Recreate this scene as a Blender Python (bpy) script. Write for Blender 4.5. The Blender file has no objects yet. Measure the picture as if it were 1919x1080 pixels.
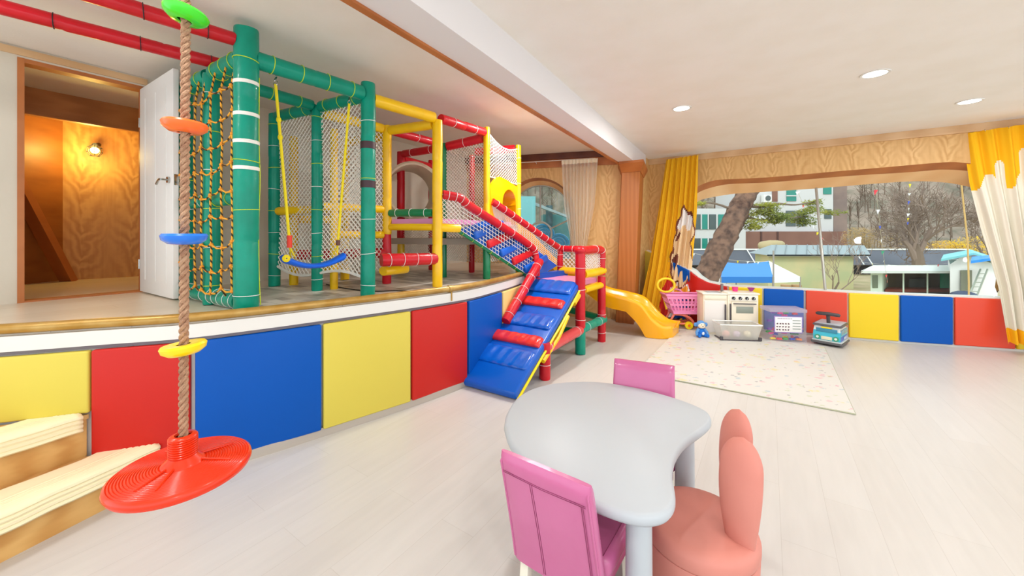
import bpy, bmesh, math, random
from mathutils import Vector as V, Matrix, noise
random.seed(7)
PI = math.pi
SC = bpy.context.scene
COL = SC.collection

# ------------------------------------------------------------------ camera, world, exposure
FPX, CX, CY, EYE = 713.0, 960.0, 440.0, 1.35
cam = bpy.data.cameras.new('camera'); camo = bpy.data.objects.new('camera', cam); COL.objects.link(camo)
camo.location = (0, 0, EYE); camo.rotation_euler = (PI/2, 0, 0)
cam.sensor_width = 36; cam.lens = 36*FPX/1919; cam.shift_y = -100/1919.0
cam.clip_start = .05; cam.clip_end = 400
SC.camera = camo
vs = SC.view_settings
vs.view_transform = 'Standard'; vs.look = 'None'; vs.gamma = 1; vs.use_curve_mapping = False
vs.exposure = 0.17
world = bpy.data.worlds.new('world'); SC.world = world; world.use_nodes = True
wn = world.node_tree.nodes; wl = world.node_tree.links
wbg = wn['Background']; wbg.inputs[0].default_value = (.86, .93, 1.0, 1); wbg.inputs[1].default_value = 1.85
SC.cycles.max_bounces = 7; SC.cycles.transparent_max_bounces = 16
SC.cycles.diffuse_bounces = 4; SC.cycles.glossy_bounces = 3; SC.cycles.transmission_bounces = 5
SC.cycles.sample_clamp_indirect = 6
SC.cycles.use_denoising = True

def sun():
    l = bpy.data.lights.new('sun', 'SUN'); l.energy = 1.3; l.angle = .25; l.color = (1, .96, .9)
    o = bpy.data.objects.new('sun', l); COL.objects.link(o)
    # the sun stands high on the camera's side and a little to the left
    o.rotation_euler = (math.radians(38), math.radians(-22), 0)
sun()

# ------------------------------------------------------------------ helpers
def P(px, py, d):
    return V(((px-CX)/FPX*d, d, EYE-(py-CY)/FPX*d))
def F(px, py, z=0.0):
    d = FPX*(EYE-z)/(py-CY); return P(px, py, d)
def X(px, d): return (px-CX)/FPX*d
def lin(c):
    return tuple(((x/255)/12.92 if x/255 <= .04045 else ((x/255+.055)/1.055)**2.4) for x in c)

MATS = {}
def mat(name, rgb, rough=.5, spec=.5, metal=0., emit=None, bump=None, vary=None, alpha=None, coat=0, nscale=6, sub=0, trans=0):
    """procedural principled material; vary = (rgb2, scale): slow mottling of the thing's own colour; bump = (scale, strength)"""
    if name in MATS: return MATS[name]
    m = bpy.data.materials.new(name); m.use_nodes = True
    n = m.node_tree.nodes; l = m.node_tree.links
    b = n['Principled BSDF']
    b.inputs['Base Color'].default_value = (*lin(rgb), 1)
    b.inputs['Roughness'].default_value = rough
    b.inputs['Specular IOR Level'].default_value = spec
    b.inputs['Metallic'].default_value = metal
    b.inputs['Coat Weight'].default_value = coat
    b.inputs['Transmission Weight'].default_value = trans
    if alpha is not None: b.inputs['Alpha'].default_value = alpha
    if emit:
        b.inputs['Emission Color'].default_value = (*lin(emit[0]), 1); b.inputs['Emission Strength'].default_value = emit[1]
    tc = n.new('ShaderNodeTexCoord')
    if vary:
        nz = n.new('ShaderNodeTexNoise'); nz.inputs['Scale'].default_value = vary[1]; nz.inputs['Detail'].default_value = 4
        l.new(tc.outputs['Object'], nz.inputs['Vector'])
        mx = n.new('ShaderNodeMix'); mx.data_type = 'RGBA'
        mx.inputs[6].default_value = (*lin(rgb), 1); mx.inputs[7].default_value = (*lin(vary[0]), 1)
        cr = n.new('ShaderNodeMapRange'); cr.inputs[1].default_value = .38; cr.inputs[2].default_value = .66
        l.new(nz.outputs[0], cr.inputs[0]); l.new(cr.outputs[0], mx.inputs[0]); l.new(mx.outputs[2], b.inputs['Base Color'])
    if bump:
        nz = n.new('ShaderNodeTexNoise'); nz.inputs['Scale'].default_value = bump[0]; nz.inputs['Detail'].default_value = 3
        l.new(tc.outputs['Object'], nz.inputs['Vector'])
        bp = n.new('ShaderNodeBump'); bp.inputs['Strength'].default_value = bump[1]; bp.inputs['Distance'].default_value = .02
        l.new(nz.outputs[0], bp.inputs['Height']); l.new(bp.outputs[0], b.inputs['Normal'])
    MATS[name] = m; return m

def wood(name, light, dark, scale=(1, 1, 1), rot=(0, 0, 0), rough=.45, ring=4.0, dist=6.0, knots=None):
    """grain: stretched wave bands between two wood tones; scale stretches the object coordinates (small = along the grain)"""
    if name in MATS: return MATS[name]
    m = bpy.data.materials.new(name); m.use_nodes = True
    n = m.node_tree.nodes; l = m.node_tree.links; b = n['Principled BSDF']
    b.inputs['Roughness'].default_value = rough
    tc = n.new('ShaderNodeTexCoord'); mp = n.new('ShaderNodeMapping')
    mp.inputs['Scale'].default_value = scale; mp.inputs['Rotation'].default_value = rot
    l.new(tc.outputs['Object'], mp.inputs[0])
    w = n.new('ShaderNodeTexWave'); w.wave_type = 'RINGS' if knots else 'BANDS'; w.inputs['Scale'].default_value = ring
    w.inputs['Distortion'].default_value = dist; w.inputs['Detail'].default_value = 3; w.inputs['Detail Scale'].default_value = 1.2
    l.new(mp.outputs[0], w.inputs[0])
    nz = n.new('ShaderNodeTexNoise'); nz.inputs['Scale'].default_value = 2.2; nz.inputs['Detail'].default_value = 5
    l.new(mp.outputs[0], nz.inputs['Vector'])
    a = n.new('ShaderNodeMath'); a.operation = 'MULTIPLY_ADD'; a.inputs[1].default_value = .55
    l.new(w.outputs['Fac'], a.inputs[0])
    a2 = n.new('ShaderNodeMath'); a2.operation = 'MULTIPLY'; a2.inputs[1].default_value = .45
    l.new(nz.outputs[0], a2.inputs[0]); l.new(a2.outputs[0], a.inputs[2])
    mx = n.new('ShaderNodeMix'); mx.data_type = 'RGBA'
    mx.inputs[6].default_value = (*lin(dark), 1); mx.inputs[7].default_value = (*lin(light), 1)
    l.new(a.outputs[0], mx.inputs[0]); l.new(mx.outputs[2], b.inputs['Base Color'])
    MATS[name] = m; return m

class MB:
    """collects vertices and faces (world coordinates) and links them as one mesh object"""
    def __init__(s): s.v = []; s.f = []; s.mi = []; s.cur = 0
    def face(s, pts):
        i = len(s.v); s.v += [V(p) for p in pts]; s.f.append(tuple(range(i, i+len(pts)))); s.mi.append(s.cur); return s
    def add(s, vs_, fs_):
        i = len(s.v); s.v += [V(p) for p in vs_]
        for f in fs_: s.f.append(tuple(i+k for k in f)); s.mi.append(s.cur)
        return s
    def prism(s, base, h, up=V((0, 0, 1))):
        """base polygon (list of 3D points) swept along up*h"""
        n = len(base); b = [V(p) for p in base]; t = [p+up*h for p in b]
        fs = [tuple(range(n))[::-1], tuple(range(n, 2*n))] + [(k, (k+1) % n, n+(k+1) % n, n+k) for k in range(n)]
        return s.add(b+t, fs)
    def box(s, c, size, rot=0, M=None):
        sx, sy, sz = [q/2 for q in size]; R = M or Matrix.Rotation(rot, 3, 'Z')
        vv = [V(c)+R@V((x*sx, y*sy, z*sz)) for x in (-1, 1) for y in (-1, 1) for z in (-1, 1)]
        return s.add(vv, [(0, 1, 3, 2), (4, 6, 7, 5), (0, 4, 5, 1), (2, 3, 7, 6), (0, 2, 6, 4), (1, 5, 7, 3)])
    def rbox(s, c, size, rot=0, M=None, r=.012, seg=3):
        bm = bmesh.new(); bmesh.ops.create_cube(bm, size=1)
        for v in bm.verts: v.co = V((v.co.x*size[0], v.co.y*size[1], v.co.z*size[2]))
        bmesh.ops.bevel(bm, geom=bm.edges[:], offset=min(r, min(size)*.49), segments=seg, affect='EDGES', profile=.5)
        R = M or Matrix.Rotation(rot, 3, 'Z')
        bm.verts.index_update()
        s.add([V(c)+R@v.co for v in bm.verts], [[v.index for v in f.verts] for f in bm.faces]); bm.free(); return s
    def bar(s, a, b, w, h, up=V((0, 0, 1)), r=0):
        """rectangular bar from a to b, width w, height h along up"""
        a, b = V(a), V(b); d = (b-a); L = d.length; d.normalize()
        x = d.cross(up).normalized(); u = x.cross(d).normalized()
        M = Matrix((x, d, u)).transposed()
        if r: return s.rbox((a+b)/2, (w, L, h), M=M, r=r)
        return s.box((a+b)/2, (w, L, h), M=M)
    def tube(s, pts, r, seg=12, caps=True, closed=False):
        pts = [V(p) for p in pts]; n = len(pts)
        rr = r if isinstance(r, (list, tuple)) else [r]*n
        T = []
        for i in range(n):
            if closed: t = pts[(i+1) % n]-pts[i-1]
            else: t = pts[min(i+1, n-1)]-pts[max(i-1, 0)]
            T.append(t.normalized())
        u = T[0].orthogonal().normalized(); U = [u]
        for i in range(1, n):
            u = U[-1]-T[i]*U[-1].dot(T[i])
            if u.length < 1e-6: u = T[i].orthogonal()
            U.append(u.normalized())
        base = len(s.v)
        for i in range(n):
            w = T[i].cross(U[i])
            for k in range(seg):
                a = 2*PI*k/seg; s.v.append(pts[i]+(U[i]*math.cos(a)+w*math.sin(a))*rr[i])
        m = n if closed else n-1
        for i in range(m):
            for k in range(seg):
                j = (i+1) % n; k2 = (k+1) % seg
                s.f.append((base+i*seg+k, base+i*seg+k2, base+j*seg+k2, base+j*seg+k)); s.mi.append(s.cur)
        if caps and not closed:
            s.f.append(tuple(base+k for k in range(seg))[::-1]); s.mi.append(s.cur)
            s.f.append(tuple(base+(n-1)*seg+k for k in range(seg))); s.mi.append(s.cur)
        return s
    def lathe(s, c, prof, seg=32, M=None, caps=True):
        """prof: list of (r, z)"""
        c = V(c); R = M or Matrix.Identity(3); base = len(s.v); n = len(prof)
        for r, z in prof:
            for k in range(seg):
                a = 2*PI*k/seg; s.v.append(c+R@V((r*math.cos(a), r*math.sin(a), z)))
        for i in range(n-1):
            for k in range(seg):
                k2 = (k+1) % seg
                s.f.append((base+i*seg+k, base+i*seg+k2, base+(i+1)*seg+k2, base+(i+1)*seg+k)); s.mi.append(s.cur)
        if caps:
            s.f.append(tuple(base+k for k in range(seg))[::-1]); s.mi.append(s.cur)
            s.f.append(tuple(base+(n-1)*seg+k for k in range(seg))); s.mi.append(s.cur)
        return s
    def ball(s, c, r, M=None, seg=16, rings=10):
        rx = r if isinstance(r, (tuple, list)) else (r, r, r); R = M or Matrix.Identity(3)
        D = Matrix.Diagonal(V(rx))
        prof = [(max(1e-4, math.sin(PI*i/rings)), -math.cos(PI*i/rings)) for i in range(rings+1)]
        return s.lathe(c, prof, seg, R@D)
    def grid(s, fn, nu, nv, matfn=None):
        base = len(s.v)
        for j in range(nv+1):
            for i in range(nu+1): s.v.append(V(fn(i/nu, j/nv)))
        for j in range(nv):
            for i in range(nu):
                a = base+j*(nu+1)+i
                s.f.append((a, a+1, a+nu+2, a+nu+1)); s.mi.append(matfn((i+.5)/nu, (j+.5)/nv) if matfn else s.cur)
        return s
    def line(s, pts, r):
        """thin three-sided strand for nets"""
        return s.tube(pts, r, 3, caps=False)

OFF = {}   # world offset of each object's mesh origin
def obj(name, mb, m, parent=None, smooth=True, angle=40, origin=None):
    """one mesh object; top-level ones get their origin at the foot of their box"""
    if parent is not None: off = OFF[parent.name]
    elif origin is not None: off = V(origin)
    else:
        xs = [p.x for p in mb.v]; ys = [p.y for p in mb.v]; zs = [p.z for p in mb.v]
        off = V(((min(xs)+max(xs))/2, (min(ys)+max(ys))/2, min(zs)))
    me = bpy.data.meshes.new(name)
    me.from_pydata([p-off for p in mb.v], [], mb.f); me.update()
    ms = m if isinstance(m, (list, tuple)) else [m]
    for q in ms: me.materials.append(q)
    if len(ms) > 1: me.polygons.foreach_set('material_index', mb.mi)
    o = bpy.data.objects.new(name, me); COL.objects.link(o)
    bm = bmesh.new(); bm.from_mesh(me); bmesh.ops.recalc_face_normals(bm, faces=bm.faces); bm.to_mesh(me); bm.free()
    if smooth:
        me.polygons.foreach_set('use_smooth', [True]*len(me.polygons))
        try: me.set_sharp_from_angle(angle=math.radians(angle))
        except Exception: pass
    if parent is not None: o.parent = parent
    else: o.location = off
    OFF[o.name] = off
    return o
def thing(name, label, cat, loc=(0, 0, 0), group=None):
    o = bpy.data.objects.new(name, None); COL.objects.link(o); o.location = loc; o.empty_display_size = .1
    OFF[o.name] = V(loc); o['label'] = label; o['category'] = cat
    if group: o['group'] = group
    return o
def tag(o, label, cat, group=None, kind=None):
    o['label'] = label; o['category'] = cat
    if group: o['group'] = group
    if kind: o['kind'] = kind
    return o
def struct(name, mb, m, parent=None, **k):
    o = obj(name, mb, m, parent, **k)
    if parent is None: o['kind'] = 'structure'
    return o
def place(root, loc, rz):
    root.location = loc; root.rotation_euler = (0, 0, rz)
def dup(root, loc, rz, label, group=None):
    r = root.copy(); COL.objects.link(r); r.location = loc; r.rotation_euler = (0, 0, rz); r['label'] = label
    if group: r['group'] = group
    for ch in list(root.children):
        c = ch.copy(); COL.objects.link(c); c.parent = r
        for g in list(ch.children):
            d = g.copy(); COL.objects.link(d); d.parent = c
    return r
def bez(pts, n=8):
    """Catmull-Rom through points (any dimension tuples / Vectors)"""
    pts = [V(p) for p in pts]; out = []
    q = [pts[0]*2-pts[1]]+pts+[pts[-1]*2-pts[-2]]
    for i in range(1, len(q)-2):
        for k in range(n):
            t = k/n
            out.append(.5*((2*q[i])+(q[i+1]-q[i-1])*t+(2*q[i-1]-5*q[i]+4*q[i+1]-q[i+2])*t*t+(3*q[i]-3*q[i+1]+q[i+2]-q[i-1])*t**3))
    out.append(pts[-1]); return out
def interp(tab, x):
    if x <= tab[0][0]: return tab[0][1:]
    for a, b in zip(tab, tab[1:]):
        if x <= b[0]:
            t = (x-a[0])/(b[0]-a[0]); return tuple(p+(q-p)*t for p, q in zip(a[1:], b[1:]))
    return tab[-1][1:]
def net(c00, c10, c11, c01, nu, nv, r=.0022, diamond=True, sag=None, seg=10):
    """net on the bilinear patch c00-c10-c11-c01, nu x nv meshes; sag(u,v) returns an offset vector"""
    c = [V(q) for q in (c00, c10, c11, c01)]; mb = MB()
    def S(u, v):
        p = (c[0]*(1-u)+c[1]*u)*(1-v)+(c[3]*(1-u)+c[2]*u)*v
        return p+sag(u, v) if sag else p
    if diamond:
        for k in range(-nv, nu):
            for sgn in (1, -1):
                t0 = max(0, -k); t1 = min(nv, nu-k)
                if t1 <= t0: continue
                m = max(1, min(seg, t1-t0)); pts = []
                for i in range(m+1):
                    t = t0+(t1-t0)*i/m; v = t/nv
                    pts.append(S((k+t)/nu, v if sgn > 0 else 1-v))
                mb.line(pts, r)
    else:
        for i in range(nu+1): mb.line([S(i/nu, j/seg) for j in range(seg+1)], r)
        for j in range(nv+1): mb.line([S(i/seg, j/nv) for i in range(seg+1)], r)
    return mb
def border(c00, c10, c11, c01, sag, r, sides=(0, 1, 2, 3), n=12):
    c = [V(q) for q in (c00, c10, c11, c01)]
    def S(u, v):
        p = (c[0]*(1-u)+c[1]*u)*(1-v)+(c[3]*(1-u)+c[2]*u)*v
        return p+sag(u, v) if sag else p
    mb = MB(); ways = [lambda t: S(t, 0), lambda t: S(1, t), lambda t: S(t, 1), lambda t: S(0, t)]
    for s_ in sides: mb.tube([ways[s_](i/n) for i in range(n+1)], r, 6)
    return mb

# room directions: AX runs from the camera towards the window wall along the left wall, BX runs to the right along the window wall
AX = V((.558, .829, 0)).normalized(); BX = V((.821, -.571, 0)).normalized()
CEIL = 2.70; PLAT = .86

# ------------------------------------------------------------------ materials
M_white = mat('white_paint', (232, 229, 222), .5)
M_ceil = mat('ceiling_paper', (243, 237, 229), .7, bump=(60, .05), vary=((240, 233, 223), 3))
M_ceil_w = mat('beam_paper', (229, 225, 225), .6)
M_wallw = mat('wall_paper', (218, 210, 194), .7, bump=(40, .05))
M_green = mat('green_vinyl', (0, 152, 126), .36, spec=.3, bump=(14, .25), vary=((0, 138, 112), 5), coat=.1)
M_dgreen = mat('deep_green_vinyl', (0, 128, 80), .32, bump=(14, .2), coat=.2)
M_red = mat('red_vinyl', (204, 14, 34), .34, spec=.35, bump=(16, .25), vary=((196, 14, 30), 5), coat=.2)
M_yel = mat('yellow_vinyl', (252, 204, 0), .35, bump=(16, .2), vary=((244, 190, 0), 4), coat=.2)
M_blue = mat('blue_vinyl', (0, 88, 190), .32, spec=.35, bump=(5, .1), coat=.15)
M_pblue = mat('panel_blue', (0, 84, 178), .45, spec=.22, bump=(3, .08))
M_pred = mat('panel_red', (200, 36, 28), .42, spec=.3, bump=(3, .08))
M_pyel = mat('panel_yellow', (220, 202, 84), .45, spec=.3, bump=(3, .08))
M_pyel2 = mat('panel_strong_yellow', (238, 206, 20), .4, bump=(3, .08))
M_pink = mat('pink_vinyl', (202, 106, 154), .25, coat=.3, bump=(8, .12), vary=((194, 96, 144), 3))
M_pinkd = mat('pink_deck_vinyl', (232, 150, 196), .4)
M_coral = mat('coral_vinyl', (214, 138, 124), .5, spec=.35, vary=((208, 130, 116), 3))
M_grey = mat('table_grey', (186, 192, 197), .42, spec=.3)
M_slide = mat('slide_yellow', (255, 178, 0), .25, coat=.3)
M_orange = mat('orange_plastic', (255, 110, 30), .25, coat=.3)
M_redseat = mat('red_orange_plastic', (226, 50, 8), .3, spec=.35, coat=.25)
M_lime = mat('lime_plastic', (60, 225, 30), .22, coat=.4)
M_bluepl = mat('blue_plastic', (10, 100, 225), .3, coat=.3)
M_yelpl = mat('yellow_plastic', (255, 222, 0), .3, coat=.3)
M_net = mat('white_net_cord', (238, 234, 224), .8)
M_cord_y = mat('yellow_cord', (238, 214, 20), .7)
M_tie_l = mat('lime_tie', (205, 228, 40), .5)
M_tie_w = mat('white_tie', (240, 240, 235), .5)
M_tie_k = mat('black_tie', (40, 30, 34), .5)
M_chrome = mat('chrome', (190, 190, 186), .22, metal=1)
M_brass = mat('brass_rail', (176, 134, 58), .32, metal=.35, vary=((196, 160, 92), 9))
M_dark = mat('dark_grey_plastic', (72, 66, 70), .4)
M_black = mat('black_plastic', (28, 26, 28), .4)
M_bei = mat('beige_plastic', (205, 188, 158), .4)
M_deck = mat('grey_deck_cloth', (170, 158, 144), .7)
M_pine = wood('pine', (230, 184, 112), (196, 138, 66), scale=(3.2, 1.2, 5), ring=1.6, dist=5)
M_ply = wood('plywood', (226, 176, 108), (176, 118, 56), scale=(7, 7, .9), ring=1.3, dist=9, rough=.5)
M_wallwood = wood('ash_panel', (222, 184, 126), (188, 138, 76), scale=(6, 6, .8), ring=1.5, dist=10, rough=.5)
M_column = wood('orange_pine', (192, 120, 60), (172, 100, 44), scale=(6, 6, .6), ring=1, dist=4)
M_reveal = wood('reveal_pine', (240, 196, 140), (228, 176, 118), scale=(1, 1, 3), ring=1, dist=3)
M_brown = wood('brown_trim', (196, 120, 62), (168, 94, 44), scale=(1, 1, 5), ring=1, dist=3)
M_dkbrown = wood('dark_brown_trim', (112, 56, 34), (84, 38, 24), scale=(1, 1, 5), ring=1, dist=3)
M_palepine = wood('pale_pine_trim', (226, 190, 146), (204, 160, 112), scale=(1, 1, 6), ring=1, dist=3)

def cathedral(name, light, dark, along, board=.30, rough=.5, up=1.0):
    """flat-sawn veneer: nested V shaped grain, one figure per board; along = wall direction in plan"""
    m = bpy.data.materials.new(name); m.use_nodes = True; n = m.node_tree.nodes; l = m.node_tree.links; b = n['Principled BSDF']
    b.inputs['Roughness'].default_value = rough
    def M2(op, a, b_=None, c=None):
        q = n.new('ShaderNodeMath'); q.operation = op
        for i, x in enumerate((a, b_, c)):
            if x is None: continue
            if isinstance(x, (int, float)): q.inputs[i].default_value = x
            else: l.new(x, q.inputs[i])
        return q.outputs[0]
    tc = n.new('ShaderNodeTexCoord'); dp = n.new('ShaderNodeVectorMath'); dp.operation = 'DOT_PRODUCT'; dp.inputs[1].default_value = (along[0], along[1], 0)
    l.new(tc.outputs['Object'], dp.inputs[0]); sx = n.new('ShaderNodeSeparateXYZ'); l.new(tc.outputs['Object'], sx.inputs[0])
    nz = n.new('ShaderNodeTexNoise'); nz.inputs['Scale'].default_value = 3.5; nz.inputs['Detail'].default_value = 3; l.new(tc.outputs['Object'], nz.inputs['Vector'])
    s_ = M2('MULTIPLY_ADD', nz.outputs[0], .10, dp.outputs['Value']); q = M2('DIVIDE', s_, board); fl = M2('FLOOR', q); fr = M2('SUBTRACT', M2('SUBTRACT', q, fl), .5)
    u2 = M2('MULTIPLY', M2('MULTIPLY', fr, fr), 14.0); zz = M2('MULTIPLY_ADD', sx.outputs['Z'], -up*3.2, M2('MULTIPLY', M2('SINE', M2('MULTIPLY', fl, 12.9)), 5))
    ph = M2('MULTIPLY_ADD', nz.outputs[0], 3.0, M2('ADD', M2('POWER', M2('ABSOLUTE', M2('MULTIPLY', fr, 3.4)), .8), zz))
    w = M2('SINE', M2('MULTIPLY', ph, 9.0)); edge = M2('SUBTRACT', 1.0, M2('MULTIPLY', M2('ABSOLUTE', fr), 1.7))
    f2 = n.new('ShaderNodeTexNoise'); f2.inputs['Scale'].default_value = 1.0; mp = n.new('ShaderNodeMapping'); mp.inputs['Scale'].default_value = (40, 40, 2); l.new(tc.outputs['Object'], mp.inputs[0]); l.new(mp.outputs[0], f2.inputs['Vector'])
    fac = M2('ADD', M2('MULTIPLY_ADD', M2('MULTIPLY', w, edge), .30, .5), M2('MULTIPLY_ADD', f2.outputs[0], .5, -.25))
    cl = M2('MINIMUM', M2('MAXIMUM', fac, 0), 1)
    mx = n.new('ShaderNodeMix'); mx.data_type = 'RGBA'; mx.inputs[6].default_value = (*lin(dark), 1); mx.inputs[7].default_value = (*lin(light), 1)
    l.new(cl, mx.inputs[0]); l.new(mx.outputs[2], b.inputs['Base Color']); MATS[name] = m; return m
M_wallwood = cathedral('ash_veneer', (232, 192, 130), (196, 144, 78), (.821, -.571))
M_ply = cathedral('attic_plywood', (226, 176, 108), (180, 122, 60), (.7, .714), board=.4)

def glassmat(name, tint=(235, 245, 245), gloss=.08):
    m = bpy.data.materials.new(name); m.use_nodes = True; n = m.node_tree.nodes; l = m.node_tree.links
    n.remove(n['Principled BSDF']); out = n['Material Output']
    t = n.new('ShaderNodeBsdfTransparent'); t.inputs[0].default_value = (*lin(tint), 1)
    g = n.new('ShaderNodeBsdfGlossy'); g.inputs['Roughness'].default_value = .02
    f = n.new('ShaderNodeFresnel'); f.inputs[0].default_value = 1.35
    x = n.new('ShaderNodeMixShader'); l.new(f.outputs[0], x.inputs[0]); l.new(t.outputs[0], x.inputs[1]); l.new(g.outputs[0], x.inputs[2])
    l.new(x.outputs[0], out.inputs[0]); MATS[name] = m; return m
M_glass = glassmat('window_glass')
def sheer(name, rgb, a):
    m = bpy.data.materials.new(name); m.use_nodes = True; n = m.node_tree.nodes; l = m.node_tree.links
    n.remove(n['Principled BSDF']); out = n['Material Output']
    t = n.new('ShaderNodeBsdfTransparent'); d = n.new('ShaderNodeBsdfDiffuse'); d.inputs[0].default_value = (*lin(rgb), 1)
    tl = n.new('ShaderNodeBsdfTranslucent'); tl.inputs[0].default_value = (*lin(rgb), 1)
    x0 = n.new('ShaderNodeMixShader'); x0.inputs[0].default_value = .5; l.new(d.outputs[0], x0.inputs[1]); l.new(tl.outputs[0], x0.inputs[2])
    x = n.new('ShaderNodeMixShader'); x.inputs[0].default_value = a; l.new(t.outputs[0], x.inputs[1]); l.new(x0.outputs[0], x.inputs[2])
    l.new(x.outputs[0], out.inputs[0]); MATS[name] = m; return m
def planks(name, c1, c2, gap, rotz, bw, bh, rough=.3, spec=.5, nz_s=3.0):
    m = bpy.data.materials.new(name); m.use_nodes = True; n = m.node_tree.nodes; l = m.node_tree.links; b = n['Principled BSDF']
    b.inputs['Roughness'].default_value = rough; b.inputs['Specular IOR Level'].default_value = spec
    tc = n.new('ShaderNodeTexCoord'); mp = n.new('ShaderNodeMapping'); mp.inputs['Rotation'].default_value = (0, 0, rotz)
    l.new(tc.outputs['Object'], mp.inputs[0])
    br = n.new('ShaderNodeTexBrick'); br.inputs['Scale'].default_value = 1; br.inputs['Brick Width'].default_value = bw
    br.inputs['Row Height'].default_value = bh; br.inputs['Mortar Size'].default_value = .0009; br.offset = .37
    br.inputs['Color1'].default_value = (*lin(c1), 1); br.inputs['Color2'].default_value = (*lin(c2), 1); br.inputs['Mortar'].default_value = (*lin(gap), 1)
    l.new(mp.outputs[0], br.inputs[0])
    mp2 = n.new('ShaderNodeMapping'); mp2.inputs['Scale'].default_value = (1, 9, 1); l.new(mp.outputs[0], mp2.inputs[0])
    nz = n.new('ShaderNodeTexNoise'); nz.inputs['Scale'].default_value = nz_s; nz.inputs['Detail'].default_value = 6; l.new(mp2.outputs[0], nz.inputs['Vector'])
    mr = n.new('ShaderNodeMapRange'); mr.inputs[1].default_value = .3; mr.inputs[2].default_value = .75; mr.inputs[3].default_value = .94; mr.inputs[4].default_value = 1.0
    l.new(nz.outputs[0], mr.inputs[0])
    mx = n.new('ShaderNodeMix'); mx.data_type = 'RGBA'; mx.blend_type = 'MULTIPLY'; mx.inputs[0].default_value = 1
    l.new(br.outputs[0], mx.inputs[6]); l.new(mr.outputs[0], mx.inputs[7]); l.new(mx.outputs[2], b.inputs['Base Color'])
    MATS[name] = m; return m
M_floor = planks('whitewashed_floor', (211, 208, 203), (208, 204, 198), (194, 189, 182), -math.atan2(AX.y, AX.x), 1.2, .19, rough=.34, spec=.35)
M_platfloor = planks('platform_laminate', (228, 216, 198), (222, 208, 188), (190, 172, 148), -math.atan2(AX.y, AX.x), 1.2, .19, rough=.3)

# ------------------------------------------------------------------ plan curves
# front face of the platform wall (plan), read along its foot
WALLC = bez([(-3.9, 1.55, 0), (-3.2, 1.70, 0), (-2.535, 1.875, 0), (-2.16, 2.01, 0), (-1.83, 2.13, 0), (-1.53, 2.345, 0), (-1.285, 2.56, 0), (-.875, 2.93, 0),
             (-.445, 3.38, 0), (-.2, 3.83, 0), (.05, 4.42, 0), (.27, 5.1, 0), (.42, 5.8, 0), (.5, 6.5, 0)], 8)
def wallpt_px(px):
    """point of the platform wall's plan curve seen in image column px"""
    best = None
    for a, b in zip(WALLC, WALLC[1:]):
        k = (px-CX)/FPX; fa = a.x-k*a.y; fb = b.x-k*b.y
        if fa*fb <= 0 and fa != fb:
            t = fa/(fa-fb); return a+(b-a)*t
    return WALLC[-1]
def offs(curve, d):
    """offset a plan polyline to its left (d > 0: away from the room, under the platform)"""
    out = []
    for i, p in enumerate(curve):
        t = (curve[min(i+1, len(curve)-1)]-curve[max(i-1, 0)]).normalized(); out.append(p+V((-t.y, t.x, 0))*d)
    return out

def Lw(t, z=0, out=0):   # point on the left wall (t metres along AX), out = metres beyond it
    return V((-3.53, 2.72, 0))+AX*t+V((-AX.y, AX.x, 0))*out+V((0, 0, z))
U_B = V((.821, -.571, 0)); W0 = V((2.41, 6.87, 0)); N_B = V((.571, .821, 0))   # window wall
def onwall(px, off=0.0):
    k = (px-CX)/FPX; o = W0+N_B*off
    s = (k*o.y-o.x)/(U_B.x-k*U_B.y); return o+U_B*s
def wp(px, py, off=0.0):
    p = onwall(px, off); p.z = EYE-(py-CY)/FPX*p.y; return p

# ------------------------------------------------------------------ floors, ceiling
mb = MB(); mb.face([(-4.2, -3.5, 0), (9, -3.5, 0), (9, 7.5, 0), (-4.2, 7.5, 0)]); mb.face([(-4.2, -3.5, -.12), (9, -3.5, -.12), (9, 7.5, -.12), (-4.2, 7.5, -.12)])
mb = MB(); mb.prism([(-4.4, -3.5, -.12), (7.6, -3.5, -.12), (7.2, 3.75, -.12), (5.85, 4.5, -.12), (3.6, 5.6, -.12), (2.55, 7.0, -.12), (-1, 7.4, -.12), (-4.4, 2.2, -.12)], .12)
struct('floor', mb, M_floor, smooth=False)
mb = MB(); mb.prism([(-5.4, -3.5, CEIL), (8.2, -3.5, CEIL), (8.2, 2.9, CEIL), (2.41, 6.97, CEIL), (1.5, 7.4, CEIL), (-1.2, 7.4, CEIL), (-6.8, 5.2, CEIL)], .12)
struct('ceiling', mb, M_ceil, smooth=False)
# beam under the ceiling, its wooden strip
ub = V((.508, .862, 0)).normalized(); nb = V((-ub.y, ub.x, 0))
b0 = V((-.245, 2.188, 0))-ub*5.5; L = 5.5+4.95
mb = MB(); q = [b0, b0+ub*L, b0+ub*L+nb*.222, b0+nb*.222]
mb.prism([p+V((0, 0, 2.455)) for p in q], CEIL-2.455)
struct('trim_1', mb, M_ceil_w, smooth=False)
mb = MB(); q = [b0+nb*.222, b0+ub*(L-.3)+nb*.222, b0+ub*(L-.3)+nb*.265, b0+nb*.265]
mb.prism([p+V((0, 0, 2.44)) for p in q], .05)
struct('trim_2', mb, M_brown, smooth=False)
mb = MB(); q = [b0+nb*.222, b0+ub*L+nb*.222, b0+ub*L+nb*.26, b0+nb*.26]
mb.prism([p+V((0, 0, 2.49)) for p in q], CEIL-2.49)
struct('trim_8', mb, M_ceil, smooth=False)

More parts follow.
